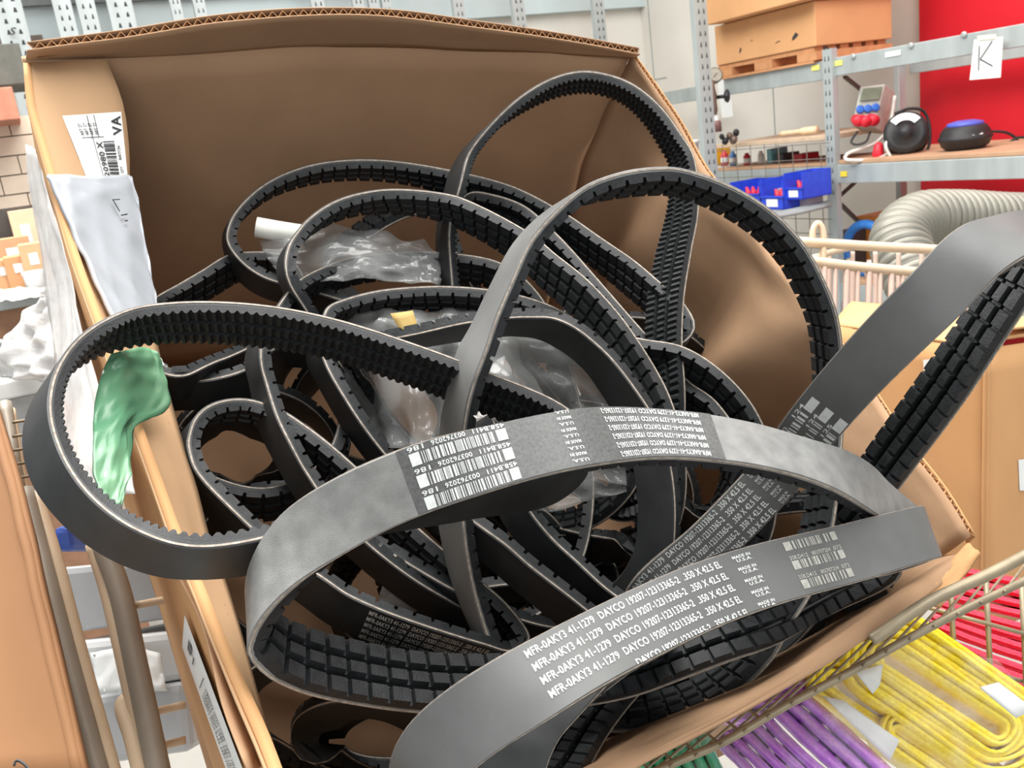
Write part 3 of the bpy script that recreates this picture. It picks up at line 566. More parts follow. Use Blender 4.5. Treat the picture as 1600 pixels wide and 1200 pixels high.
# silver mailing bag stuck on the flap
bagr = [[(66, 284, .69), (110, 283, .70), (160, 284, .715), (192, 279, .73), (197, 283, .735)], [(88, 330, .678), (120, 325, .695), (165, 320, .715), (203, 320, .73), (206, 320, .735)], [(110, 385, .665), (140, 380, .685), (180, 385, .71), (213, 380, .722), (217, 382, .725)], [(140, 450, .645), (165, 452, .665), (195, 452, .69), (225, 450, .705), (228, 450, .707)], [(170, 512, .625), (195, 512, .64), (215, 508, .665), (234, 500, .685), (237, 498, .687)]]
bagr = [[sfl(x, y, .009) for x, y, d in r] for r in bagr]
sb, GB, NB = sheet('mailing_bag', bagr, M['silver'], 8, 8, .003, .0022, 11, pix=False, label='silver plastic mailing bag stuck on the left flap below the barcode label', category='bag')
sfb = onsurf(GB, NB); mk_ = MB()
def stroke(p, q, w):
    p, q = np.array(p, float), np.array(q, float); n = np.array([-(q-p)[1], (q-p)[0]]); n = n/np.linalg.norm(n)*w/2
    mk_.add([sfb(*(p+n), .004), sfb(*(q+n), .004), sfb(*(q-n), .004), sfb(*(p-n), .004)], [[0, 1, 2, 3]])
for a in (((171, 315), (182, 334), 1.6), ((171, 316), (183, 315), 1.6), ((184, 340), (194, 338), 2.2), ((190, 349), (195, 348), 2.2)): stroke(*a)
mk_.build('marker_strokes', M['ink'], sb, kind='stuff')
gr = [[(175, 552, .60), (200, 545, .61), (235, 543, .635), (248, 550, .64)], [(160, 580, .59), (196, 578, .60), (243, 582, .635), (262, 588, .645)], [(148, 640, .565), (190, 622, .585), (240, 625, .62), (266, 635, .63)], [(146, 690, .545), (180, 672, .56), (203, 664, .58), (212, 668, .59)], [(150, 740, .53), (175, 735, .54), (200, 730, .55), (206, 735, .553)], [(158, 784, .52), (172, 788, .522), (185, 790, .524), (192, 786, .527)]]
sheet('green_film', [[(x, y, d-.012) for x, y, d in r] for r in gr], M['green'], 6, 6, .0015, .004, 12, label='strip of green plastic film hanging over the left flap', category='film')
sheet('torn_paper', [[(236, 548, .63), (250, 556, .64), (262, 575, .645)], [(243, 560, .63), (254, 568, .638), (263, 573, .645)]], M['paper'], 4, 3, .001, .002, 3, label='torn white scrap of paper at the end of the green film', category='paper')
fw_ = film('white_milky_film', (.86, .84, .82), .75, .25, 30)
fc_ = film('clear_plastic_film', (.45, .46, .45), .34, .12, 18)
wf = [[(36, 225, .80), (50, 232, .78), (62, 262, .765)], [(50, 330, .80), (70, 330, .77), (84, 345, .74)], [(66, 440, .79), (95, 440, .74), (112, 440, .71)], [(80, 540, .76), (110, 545, .70), (135, 555, .67)], [(88, 640, .72), (130, 640, .655), (168, 650, .625)], [(100, 740, .66), (145, 730, .61), (200, 735, .575)], [(145, 790, .61), (170, 780, .58), (205, 770, .56)]]
sheet('stretch_film', wf, fw_, 6, 6, .001, .004, 13, label='milky white stretch film wrapped on the outer left side of the box', category='film')
cb = [[(70, 452, .95), (95, 445, .93), (120, 470, .90)], [(35, 480, .98), (75, 480, .93), (125, 500, .88)], [(5, 520, 1.0), (60, 530, .93), (125, 550, .86)], [(-15, 560, 1.0), (50, 575, .93), (120, 590, .85)], [(0, 590, 1.0), (60, 600, .93), (110, 610, .86)]]
sheet('crumpled_bag', cb, fw_, 8, 8, .001, .011, 14, label='crumpled milky plastic bag left of the box beside the toothed loop', category='bag')
# clear bags among the belts
b1 = [[(402, 372, .83), (470, 355, .83), (560, 350, .84), (640, 370, .85), (690, 390, .86)], [(415, 400, .82), (480, 395, .81), (560, 385, .82), (640, 400, .84), (690, 410, .85)], [(440, 440, .81), (500, 440, .80), (570, 430, .81), (640, 440, .83), (690, 440, .84)]]
cbag, _, _ = sheet('clear_bag', b1, fc_, 8, 8, .0012, .012, 15, label='clear plastic bag with a rolled white edge behind the bright edged arch', category='bag')
cyl = MB().tube(cr([P(400, 355, .825), P(440, 362, .83), P(480, 368, .835)], 5), .0095, 12); cyl.build('rolled_edge', mat('milky_roll', srgb(220, 220, 212), .35), cbag, True)
b2 = [[(530, 480, .80), (620, 478, .80), (720, 480, .81), (800, 500, .82)], [(520, 540, .79), (620, 530, .78), (720, 540, .79), (820, 560, .80)], [(560, 640, .78), (640, 620, .76), (720, 620, .78), (860, 640, .79)], [(600, 700, .76), (660, 700, .74), (740, 690, .77), (840, 690, .78)]]
cb2, _, _ = sheet('clear_bag', b2, fc_, 8, 8, .0012, .014, 16, label='clear plastic bag with a yellow tag in the middle of the pile', category='bag')
sheet('yellow_tag', [[(610, 490, .775), (645, 485, .778)], [(628, 522, .772), (654, 512, .775)]], mat('yellow_tag_paper', srgb(190, 160, 95), .7), 3, 3, .001, .001, 2, cb2)
b3 = [[(780, 525, .74), (850, 525, .735), (930, 570, .73), (960, 640, .73)], [(800, 600, .75), (860, 600, .745), (930, 640, .74), (960, 690, .74)], [(780, 700, .76), (860, 700, .75), (940, 740, .75), (980, 760, .75)], [(800, 790, .76), (860, 800, .75), (930, 780, .75), (980, 770, .75)]]
sheet('clear_bag', b3, fc_, 8, 8, .0012, .012, 17, label='clear plastic bag hanging inside the inside out belt', category='bag')
b4 = [[(600, 905, .70), (660, 925, .70), (730, 950, .70)], [(590, 940, .70), (660, 960, .70), (730, 985, .70)]]
sheet('clear_bag', b4, fw_, 8, 8, .0012, .006, 18, label='grey plastic bag showing above the shaded lettering', category='bag')
# ------------------------------------------------------------------ the hall
E1 = unit(np.array([*ray(50, 337)[:2], 0])); E2 = np.array([E1[1], -E1[0], 0])
R0 = P(1297, 220, 4.2)
def RP(px, py, o=0):
    r = ray(px, py); return CAM+r*(((R0+E2*o-CAM)@E2)/(r@E2))
CN = RP(1012, 150, .9)
def BP(px, py, o=0):
    r = ray(px, py); return CAM+r*(((CN-E1*o-CAM)@E1)/(r@E1))
def at_z(p, z): q = np.array(p); q[2] = z; return q
H = 4.2
def struct(name, m, fn, **k):
    b = MB(); fn(b); return b.build(name, m, None, kind='structure', **k)
cz = at_z(CN, 0)
struct('wall_right', M['wall_d'], lambda b: b.box(cz, -E1*6.5, E2*.15, Z*H))
lft = at_z(BP(-500, 300), 0); wl = np.linalg.norm(lft-cz)
struct('wall_back', M['wall'], lambda b: b.box(cz+E2*.15, -E2*(wl+.15), E1*.15, Z*H))
struct('floor', mat('grey_concrete', srgb(150, 148, 142), .7, var=.1, scale=5), lambda b: b.box(np.array([-6.5, -2.0, -.1]), np.array([13., 0, 0]), np.array([0, 11., 0]), Z*.1))
z = lambda px, py: BP(px, py)[2]
zt, zb = z(500, -9), z(500, 47)
BL = lambda px, o: at_z(BP(px, 40, o), 0)
wdth = np.linalg.norm(BL(1010, .04)-BL(-520, .04))
pan = MB(); 
struct('trim_1', mat('grey_glazed_panel', srgb(188, 202, 204), .45, var=.03, scale=2), lambda b: b.box(at_z(BL(1008, 0), zb), -E2*(wdth), -E1*.06, Z*(zt-zb)))
struct('trim_2', mat('dark_steel_strip', srgb(112, 116, 116), .6), lambda b: b.box(at_z(BL(1008, 0), zt), -E2*(wdth), -E1*.10, Z*.35))
struct('trim_3', mat('pale_jamb', srgb(205, 196, 190), .7), lambda b: b.box(at_z(BL(1016, 0), zb-.01), -E2*.035, -E1*.09, Z*(zt-zb+.1)))
struct('trim_4', mat('brown_beam', srgb(112, 98, 88), .7), lambda b: b.box(at_z(BL(60, 0), z(30, 72)), -E2*2.2, -E1*.12, Z*(z(30, 62)-z(30, 72))))
struct('trim_5', mat('red_panel_paint_slab', srgb(205, 12, 34), .55, var=.05, scale=4), lambda b: b.box(at_z(RP(1437, 100, .84), .0), -E1*1.9, E2*.06, Z*H))
jt = MB(); pz = RP(1060, 118, .9)[2]
jt.box(at_z(RP(1040, 100, .9), pz)-E2*.003, E1*.35, E2*.005, Z*.006); jt.box(at_z(RP(1020, 100, .9), 1.6)-E2*.003, -E1*.006, E2*.005, Z*2.2); jt.box(at_z(RP(1208, 150, .9), 1.0)-E2*.003, -E1*.006, E2*.005, Z*.9)
jt.build('wall_joint', M['galv_d'], bpy.data.objects['wall_right'], kind='stuff')
# ------------------------------------------------------------------ galvanised uprights in front of the back wall
def upright(base, w, label, h=3.9, ax=E2, group=None, z0=0):
    ux = unit(ax); uy = unit(np.cross(Z, ux)); uy = uy if uy@(CAM-base)*1 > 0 else -uy
    b = at_z(base, z0); t = .002
    m = MB(); m.box(b-ux*w/2, ux*w, uy*t*2, Z*(h-z0)); m.box(b-ux*w/2-uy*.03, ux*t*2, uy*.03, Z*(h-z0)); m.box(b+ux*(w/2-t*2)-uy*.03, ux*t*2, uy*.03, Z*(h-z0))
    o = m.build('rack_upright', M['galv'], None, label=label, category='rack post')
    if group: o['group'] = group
    s = MB(); k = max(z0, 1.0)
    while k < min(h, 2.9):
        for sx in (-.24, .16): 
            a = at_z(b, k)+ux*w*sx+uy*(t*2+.0004); s.add([a, a+ux*w*.14, a+ux*w*.10+Z*.022, a+ux*w*.04+Z*.022], [[0, 1, 2, 3]])
        k += .05
    s.build('slot', M['hole'], o, kind='stuff'); return o
ords = [(14, .13, 'leftmost galvanised upright above the box, marked S'), (100, .085, 'second galvanised upright from the left above the box'), (137, .085, 'third galvanised upright from the left above the box'), (190, .12, 'broad plain upright, fourth from the left above the box'), (277, .055, 'thin upright fifth from the left above the box flap'), (314, .06, 'thin upright sixth from the left above the box flap'),
        (499, .075, 'upright above the highest point of the box flap'), (562, .065, 'single upright right of the highest point of the box flap'), (586, .055, 'left one of the paired uprights above the box flap'), (606, .055, 'right one of the paired uprights above the box flap'), (718, .07, 'upright third from the right on the grey band'), (811, .085, 'upright second from the right on the grey band'), (936, .085, 'upright farthest right on the grey band, nearest the pale jamb')]
for px, w, lb in ords: o = upright(BP(px, 20, .5), w, lb)
fo_ = bpy.data.objects['rack_upright']; bpt = BP(20, 50, .5)
uS = quadmap((15, 55, BP(15, 55, .52)@FW-CAM@FW), (24, 55, BP(15, 55, .52)@FW-CAM@FW), (27, 43, BP(15, 55, .52)@FW-CAM@FW), (18, 43, BP(15, 55, .52)@FW-CAM@FW), .004)
pr = Print(uS); pr.text('S', 0, 1, 0, 1); pr.mb.build('lettering', M['ink'], fo_)
# ------------------------------------------------------------------ left background: block wall, cartons, bench
def obox(name, px, py, d, ex, ey, ez, m, parent=None, bevel=.004, **t):
    return MB().box(P(px, py, d), ex, ey, ez).build(name, m, parent, bevel=bevel, **t)
lw = MB(); c0 = P(-120, 318, 3.6); 
wv = -E2
blk = thing('block_wall', 'low wall of cream blocks at the far left edge', 'wall', at_z(P(0, 318, 3.6), 0)); blk['kind'] = 'structure'
del blk['category']; del blk['label']; blk.name = 'wall_left'
o0 = at_z(P(70, 300, 3.6), 0); zz0, zz1 = P(20, 305, 3.6)[2], P(20, 186, 3.6)[2]
bh = (zz1-zz0)/4; bm_ = mat('cream_block', srgb(222, 206, 186), .85, var=.06, scale=12, bump=.4, bscale=60)
MB().box(o0+E1*.03, -E2*1.2, E1*.12, Z*zz1*1).build('mortar', mat('mortar_grey', srgb(196, 184, 168), .9), blk)
for r in range(5):
    for c in range(7):
        MB().box(at_z(o0, zz1-bh*(r+1)+.004)-E2*(.165*c+(.08 if r % 2 else 0)-.1), -E2*.161, E1*.12, Z*(bh-.005)).build('block', bm_, blk)
obox('carton', 32, 186, 3.3, -E2*.5, E1*.3, Z*.115, mat('salmon_carton', srgb(190, 128, 104), .8), label='salmon brown carton on the block wall at the left edge', category='box')
obox('carton', 46, 130, 3.5, -E2*.5, E1*.3, Z*.15, mat('dark_grey_carton', srgb(96, 98, 92), .8), label='dark grey case above the salmon carton at the left edge', category='case')
# work bench with parcels, left of the box
d0 = 2.6
bt = thing('work_bench', 'grey bench top with parcels at the far left', 'bench', at_z(P(0, 470, d0), 0))
pz = P(20, 460, d0)[2]
o1 = at_z(P(95, 455, d0), pz)
MB().box(o1, -E2*1.1, E1*.5, -Z*.035).build('bench_top', M['galv_d'], bt, bevel=.003)
MB().box(at_z(o1, 0)+E1*.03, -E2*1.1, E1*.4, Z*(pz-.036)).build('cabinet_front', mat('brown_cabinet', srgb(140, 104, 80), .7), bt)
MB().box(o1+E1*.5+Z*.001, -E2*1.1, E1*.02, Z*.24).build('back_board', mat('dark_bench_back', srgb(70, 66, 62), .8), bt)
def parcel(px, py, w, h, dp, col, label, cat='box', name='parcel', lab=True, back=0.0):
    p = at_z(P(px, py, d0+back), pz) ; 
    # stand it on the bench top
    t = ray(px, py); 
    o = MB().box(p, E2*w, E1*dp, Z*h).build(name, mat('parcel_board', srgb(*col), .8, var=.05), None, bevel=.002, label=label, category=cat)
    if lab: MB().box(p+E2*w*.3-E1*.001+Z*h*.55, E2*w*.35, -E1*.0006, Z*h*.25).build('paper_label', M['paper'], o)
    return p
parcel(-8, 445, .07, .10, .10, (212, 160, 116), 'tan parcel on the bench, farthest left of the front row')
parcel(14, 442, .075, .105, .10, (206, 152, 108), 'tan parcel in the middle of the bench front row')
parcel(40, 432, .07, .135, .10, (214, 164, 124), 'taller tan parcel at the right of the bench row')
parcel(0, 420, .10, .15, .10, (196, 150, 112), 'tan parcel standing behind the bench front row', back=.22)
parcel(30, 400, .08, .23, .08, (222, 190, 160), 'pale stacked parcel at the back of the bench', back=.3)
tub = MB().lathe(at_z(P(58, 448, d0-.02), pz), Z, [(.026, 0), (.03, .05), (.031, .052), (.031, .06)], 16).build('white_tub', M['paper'], None, True, label='white plastic tub beside the tan parcels on the bench', category='tub')
sheet('packing_film', [[(-5, 452, 2.55), (30, 447, 2.55), (78, 446, 2.55)], [(-5, 470, 2.45), (30, 468, 2.45), (78, 460, 2.45)]], fw_, 8, 5, .001, .008, 19, label='thin crumpled white film lying on the bench', category='film')
obox('shelf_rail', 60, 330, 3.0, -E2*.8, E1*.05, Z*.012, M['galv_d'], label='thin grey shelf rail over the bench', category='rail')
obox('storage_case', 58, 405, 3.3, -E2*.6, E1*.3, Z*.16, mat('dark_case', srgb(76, 72, 70), .7), label='dark storage case in the shade behind the bench', category='case')
obox('red_case', 40, 395, 3.15, -E2*.1, E1*.1, Z*.09, mat('dull_red_case', srgb(130, 50, 55), .7), label='dull red case in the shade behind the bench parcels', category='case')
# grey steel machine table at left, below the crumpled bag
gm = thing('grey_table', 'light grey steel table edge below the crumpled bag at left', 'table', at_z(P(40, 600, 1.5), 0))
o2 = P(110, 575, 1.5); MB().box(o2, -E2*.4, E1*.25, -Z*.03).build('table_top', mat('light_grey_enamel', srgb(196, 198, 196), .5), gm, bevel=.004)
MB().box(o2+E1*.02-Z*.031, -E2*.4, E1*.2, -Z*.10).build('drawer', mat('mid_grey_enamel', srgb(158, 160, 160), .5), gm, bevel=.004)
for i in range(4):
    MB().tube(cr([P(-5, 535+9*i, 1.45+.02*i), P(40, 545+8*i, 1.44), P(85, 558+5*i, 1.43)], 6), .007, 8).build('steel_rod', M['galv_d'], None, True, label=('topmost', 'second from the top', 'third from the top', 'lowest')[i]+' grey steel bar lying on the grey table', category='rod', group='steel bars on the grey table')
# ------------------------------------------------------------------ grey sacks standing below, between the trolley tubes
gs = mat('grey_parcel_film', srgb(176, 178, 180), .35, var=.05, scale=8, bump=.2, bscale=10)
def slab(name, pts, d, dep, m, label, cat):
    c = [P(x, y, d) for x, y in pts]; a = np.array(c); e = -Z*dep*.2+FW*dep
    return MB().add(list(a)+[q+e for q in a], [[0, 1, 2, 3], [7, 6, 5, 4], [1, 0, 4, 5], [2, 1, 5, 6], [3, 2, 6, 7], [0, 3, 7, 4]]).build(name, m, None, bevel=.008, label=label, category=cat)
slab('grey_bag', [(90, 992), (280, 965), (268, 870), (80, 888)], .95, .3, gs, 'uppermost grey wrapped package between the trolley tubes', 'package')
slab('grey_bag', [(110, 1090), (300, 1062), (285, 985), (100, 1005)], .93, .3, mat('white_parcel_film', srgb(222, 224, 224), .3, var=.04, scale=8, bump=.4, bscale=16), 'white crinkled package between the trolley tubes', 'package')
slab('grey_bag', [(130, 1200), (300, 1175), (290, 1066), (115, 1094)], .91, .3, gs, 'lowest grey wrapped package between the trolley tubes', 'package')
slab('blue_crate', [(80, 862), (112, 862), (106, 822), (80, 822)], 1.0, .2, mat('blue_plastic', srgb(40, 70, 150), .5), 'blue plastic piece seen under the toothed loop at left', 'crate')
sheet('packing_paper', [[(140, 1020, .915), (200, 1010, .915), (250, 1020, .915)], [(150, 1085, .90), (200, 1080, .90), (260, 1080, .90)]], M['paper'], 6, 6, .001, .006, 5, label='crumpled white packing paper on the white package', category='paper')
# ------------------------------------------------------------------ the left trolley
tr = thing('wire_trolley', 'trolley of worn grey and cream tubes between the two boxes at left', 'trolley', at_z(P(150, 1000, .8), 0))
def tubep(par, name, pts, r, m, n=12): return MB().tube(cr([P(*p) for p in pts], 6), r, n).build(name, m, par, True)
tubep(tr, 'post', [(36, 765, .80), (66, 880, .78), (100, 1010, .76), (162, 1240, .72)], .0085, M['greytube'])
tubep(tr, 'post', [(54, 770, .81), (88, 880, .79), (122, 1010, .77), (186, 1240, .73)], .0065, M['cream'])  # cream tube laid beside the grey post for the highlight down it
tubep(tr, 'post', [(160, 850, .80), (186, 920, .785), (213, 1040, .76), (255, 1240, .72)], .0095, M['greytube'])
tubep(tr, 'post', [(146, 850, .81), (168, 920, .795), (192, 1020, .77), (240, 1240, .73)], .0072, M['cream'])
tubep(tr, 'post', [(8, 630, .86), (22, 720, .83), (34, 790, .81)], .006, M['greytube'])
tubep(tr, 'post', [(17, 640, .87), (30, 720, .84), (44, 800, .82)], .004, M['cream'])
tubep(tr, 'hook', [(205, 1088, .76), (192, 1100, .755), (205, 1150, .74), (225, 1230, .72)], .0065, M['cream'])
for y0, y1, d in ((940, 935, .8), (1113, 1105, .78), (1170, 1160, .77)): tubep(tr, 'cross_wire', [(212, y0+6, d), (290, y1-4, d+.02)], .0035, M['cream'])
for i in range(5): tubep(tr, 'cross_wire', [(20, 660+22*i, .83-.004*i), (52, 655+22*i, .83-.004*i)], .0014, M['wire'], 6)
# tall carton at the left edge
cl = thing('cardboard_box', 'brown cardboard box cut off by the left edge of the picture', 'box', P(0, 1200, .55))
fa = [[(-160, 600, .70), (-60, 612, .69), (-8, 628, .68)], [(-160, 800, .64), (-50, 800, .63), (32, 775, .62)], [(-160, 950, .59), (-40, 950, .58), (68, 930, .57)], [(-160, 1230, .50), (0, 1230, .50), (138, 1230, .49)]]
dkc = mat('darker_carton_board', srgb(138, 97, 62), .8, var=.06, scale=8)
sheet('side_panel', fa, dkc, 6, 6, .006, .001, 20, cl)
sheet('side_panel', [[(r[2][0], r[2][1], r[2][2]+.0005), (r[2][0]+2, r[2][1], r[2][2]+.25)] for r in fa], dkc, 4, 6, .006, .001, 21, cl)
mk2 = MB(); c_ = cr([P(28, 1192, .505), P(32, 1184, .507), P(45, 1190, .505), P(62, 1215, .50)], 5); mk2.tube([p-FW*.004 for p in c_], .0008, 5); mk2.build('pen_mark', M['ink'], cl)
# ------------------------------------------------------------------ basket and slings at the lower right
bk = thing('wire_basket', 'wire basket of the trolley along the front edge of the big box', 'basket', P(1300, 1100, .8))
top_r = [(1362, 1000, .60), (1382, 987, .60), (1450, 941, .605), (1544, 898, .612), (1600, 869, .62), (1700, 812, .63)]
low_r = [(960, 1236, .615), (1056, 1191, .617), (1131, 1159, .62), (1225, 1104, .622), (1319, 1055, .625), (1412, 1002, .628), (1506, 953, .63), (1600, 908, .635), (1700, 858, .64)]
MB().tube(cr([P(*p) for p in top_r], 6), .0042, 10).build('top_rod', M['wire'], bk, True)
MB().tube(cr([P(*p) for p in low_r], 6), .0030, 10).build('lower_rod', M['wire'], bk, True)
cl_ = cr([P(*p) for p in low_r], 20)
def along(c, t):
    L = np.r_[0, np.cumsum(np.linalg.norm(np.diff(c, axis=0), axis=1))]; return np.array([np.interp(t*L[-1], L, c[:, k]) for k in range(3)])
wdir = P(1300, 1000, .70)-P(1225, 1066, .622)
for i in range(20):
    t = .02+i*.05; b = along(cl_, t)
    MB().tube([b-wdir*.06, b+wdir*1.2], .0011, 6).build('wire', M['wire'], bk, True)
wdir2 = P(990, 1120, .70)-P(1050, 1180, .62)
for i in range(7):
    b = along(cl_, .03+i*.045); MB().tube([b, b+wdir2], .0011, 6).build('wire', M['wire'], bk, True)
wp = thing('mesh_partition', 'wire mesh partition in front of the red slings at lower right', 'wire panel', P(1540, 1090, .80))
for px in (1434, 1490, 1546, 1602): MB().tube([P(px-6, 880+(px-1490)*.2, .80), P(px+2, 1040+(px-1434)*.26, .78)], .0024, 8).build('wire', M['wire'], wp, True)
for y in (945, 1020): MB().tube([P(1420, y-4, .795), P(1640, y+56, .785)], .0020, 8).build('wire', M['wire'], wp, True)
def webmat(name, c): return mat(name, srgb(*c), .5, var=.12, scale=260, bump=.5, bscale=500, coat=.3, aniso=(1, 1, 1))
WY, WP, WG, WR = webmat('yellow_webbing', (252, 222, 40)), webmat('purple_webbing', (214, 142, 245)), webmat('green_webbing', (96, 226, 180)), webmat('red_webbing', (225, 40, 70))
def folded_sling(name, label, cpx, d, ux, uy, un, L, R, layers, th, width, m, cat='lifting sling', group=None):
    """flat roll of webbing: nested stadium loops, open face along un"""
    c = P(*cpx, d); ux, uy, un = unit(ux), unit(uy), unit(un)
    root = thing(name, label, cat, c, group)
    for k in range(layers):
        r = R-k*th*1.12
        if r < th: break
        v = []; f = []; n = 12; ring = []
        for side in (1, -1):
            for i in range(n+1):
                a = -math.pi/2+math.pi*i/n; wob = 1+.05*math.sin(3*a+k)
                ring.append((side*(L/2+r*math.cos(a)*wob), side*(r*math.sin(a)+.002*math.sin(k*2))))
        K = len(ring); hh = .002*math.sin(k*1.7)
        for (x, y) in ring:
            q = np.array([x, y]); nq = q-np.array([np.clip(x, -L/2, L/2), 0]); nl = np.linalg.norm(nq); nq = nq/nl if nl > 1e-6 else nq
            for s_, w_ in ((0, 0), (-th*.85, 0), (-th*.85, -width), (0, -width)):
                z_ = q+nq*s_; v.append(c+ux*z_[0]+uy*z_[1]+un*(w_+hh))
        for i in range(K):
            j = (i+1) % K
            for e in range(4): l = (e+1) % 4; f.append([i*4+e, j*4+e, j*4+l, i*4+l])
        mk('webbing_layer', v, f, m, root, True)
    return root
upn = unit(-FW*.75+Z*.5)
def dirp(a, b, d): return P(*b, d)-P(*a, d)
sd = dirp((1386, 1024), (1544, 1132), .74); sp = dirp((1500, 1030), (1440, 1110), .74)
folded_sling('yellow_sling', 'yellow webbing sling folded in a long roll, nearest the right edge', (1478, 1082), .74, sd, sp, upn, .105, .040, 7, .0044, .04, WY)
folded_sling('yellow_sling', 'long yellow webbing sling below the roll, running to the lower right corner', (1425, 1142), .755, sd, sp, upn, .16, .019, 4, .0044, .04, WY)
folded_sling('yellow_sling', 'yellow webbing sling lowest of all, cut off by the bottom edge', (1500, 1205), .745, sd, sp, upn, .12, .017, 3, .0044, .04, WY)
folded_sling('yellow_sling', 'yellow webbing sling showing through the basket wires above the rod', (1330, 1015), .80, dirp((1225, 1085), (1400, 985), .8), sp, upn, .12, .024, 5, .0046, .04, WY)
def web_stack(name, label, rows, m, n=5, group=None):
    a, b = np.array(rows[0], float), np.array(rows[1], float); root = None
    c = P(*(a.mean(0)+b.mean(0))/2) if False else P(*((a[0]+b[-1])/2))
    root = thing(name, label, 'lifting sling', c, group)
    for k in range(n):
        t0, t1 = k/n, (k+1.05)/n
        r0 = [tuple(x*(1-t0)+y*t0) for x, y in zip(a, b)]; rm = [tuple(x*(1-(t0+t1)/2)+y*(t0+t1)/2-np.array([0, 0, .012])) for x, y in zip(a, b)]; r1 = [tuple(x*(1-t1)+y*t1) for x, y in zip(a, b)]
        sheet('webbing_layer', [r0, rm, r1], m, 5, 3, .006, .0008, k, root)
    return root
web_stack('purple_sling', 'purple webbing sling folded flat at the bottom beside the yellow slings', [[(1262, 1082, .765), (1330, 1140, .745), (1420, 1225, .71)], [(1198, 1108, .765), (1250, 1160, .735), (1335, 1235, .71)]], WP, 3)
web_stack('purple_sling', 'purple webbing sling folded flat next to the green sling', [[(1195, 1108, .765), (1245, 1160, .735), (1330, 1235, .71)], [(1110, 1158, .755), (1150, 1195, .73), (1190, 1240, .71)]], WP, 5)
web_stack('purple_sling', 'small piece of purple sling showing above the basket rod', [[(1200, 1070, .79), (1240, 1062, .79), (1280, 1050, .79)], [(1110, 1130, .77), (1180, 1130, .77), (1240, 1105, .77)]], WP, 3)
web_stack('green_sling', 'green webbing sling folded flat at the lower edge of the picture', [[(1105, 1120, .79), (1115, 1165, .75), (1150, 1240, .71)], [(985, 1175, .77), (1010, 1215, .74), (1030, 1250, .72)]], WG, 6)
web_stack('red_sling', 'uppermost red webbing sling behind the wire partition', [[(1500, 885, .92), (1580, 900, .91), (1680, 920, .90)], [(1470, 935, .90), (1570, 962, .885), (1680, 985, .87)]], WR, 4)
web_stack('red_sling', 'middle red webbing sling behind the wire partition', [[(1470, 938, .90), (1570, 966, .885), (1680, 990, .87)], [(1450, 980, .88), (1560, 1022, .865), (1680, 1060, .85)]], WR, 4)
web_stack('red_sling', 'lowest red webbing sling behind the wire partition', [[(1440, 985, .88), (1560, 1026, .865), (1680, 1066, .85)], [(1400, 1010, .87), (1540, 1075, .85), (1680, 1130, .83)]], WR, 4)
sheet('white_label', [[(1285, 1087, .725), (1319, 1095, .725)], [(1390, 1189, .715), (1406, 1157, .715)]], M['paper'], 4, 3, .001, .001, 2, label='white paper tag lying between the purple and yellow slings', category='label')
sheet('white_label', [[(1337, 1050, .73), (1380, 1038, .735)], [(1364, 1084, .725), (1376, 1070, .73)]], M['paper'], 4, 3, .001, .001, 2, label='white paper tag at the top of the long yellow sling', category='label')
sheet('white_label', [[(1530, 1074, .70), (1560, 1066, .70)], [(1588, 1122, .69), (1616, 1108, .69)]], M['paper'], 4, 3, .001, .001, 2, label='printed white tag on the right end of the yellow sling', category='label')
ff_ = film('glossy_clear_film', (.9, .9, .9), -.10, .05, 60)
sheet('clear_wrap', [[(1240, 1110, .715), (1400, 1000, .73), (1560, 1030, .72)], [(1320, 1190, .70), (1450, 1120, .71), (1620, 1110, .70)], [(1400, 1240, .69), (1520, 1230, .69), (1640, 1210, .69)]], ff_, 10, 10, .0008, .005, 22, label='clear plastic wrap over the yellow slings', category='wrap')
sheet('clear_wrap', [[(1050, 1160, .735), (1140, 1110, .74), (1230, 1090, .74)], [(1090, 1240, .70), (1200, 1180, .715), (1300, 1150, .715)], [(1150, 1290, .68), (1280, 1250, .69), (1390, 1220, .69)]], ff_, 10, 10, .0008, .005, 23, label='clear plastic wrap over the purple and green slings', category='wrap')
struct('floor_tray', M['galv_d'], lambda b: b.box(P(950, 1330, .85), dirp((950, 1330), (1750, 1050), .9), -Z*.01+FW*0-unit(np.cross(Z, E1))*0, FW*.8)) if False else None
# ------------------------------------------------------------------ second carton at right
c2 = thing('cardboard_box', 'orange brown cardboard box standing behind the right side of the big box', 'box', P(1560, 860, .95))
TLb, TMb, TRb = P(1300, 508, 1.22), P(1543, 545, 1.0), P(1720, 520, 1.12)
dn = -Z*.36
def quad(name, a, b, c, d, m, th=.005, lab=None, sd=0, amp=.001): return sheet(name, [[a, (a+b)/2, b], [(a+d)/2, (a+b+c+d)/4, (b+c)/2], [d, (c+d)/2, c]], m, 6, 6, th, amp, sd, c2, pix=False)
_, g1, n1 = quad('front_panel', TLb, TMb, TMb+dn, TLb+dn, M['card_o'], sd=3)
_, g2, n2 = quad('side_panel', TMb, TRb, TRb+dn, TMb+dn, M['card_o'], sd=4)
quad('top_flap', TLb+Z*.003, TMb+Z*.003, P(1500, 488, 1.16), P(1330, 470, 1.3), M['card_o'], .004, sd=5)
quad('top_flap', TMb+Z*.012, TRb+Z*.012, P(1720, 490, 1.2), P(1560, 500, 1.13), M['card_o'], .004, sd=6)
quad('top_flap', TMb+Z*.022+RT*.01, TRb+Z*.022, P(1720, 484, 1.2), P(1590, 494, 1.13), M['card_o'], .003, sd=7)
s1, s2 = onsurf(g1, n1), onsurf(g2, n2)
label_sheet(c2, s1, [(1446, 603), (1466, 603), (1463, 560), (1443, 562)], 3); label_sheet(c2, s2, [(1592, 766), (1640, 768), (1640, 714), (1590, 718)], 3)
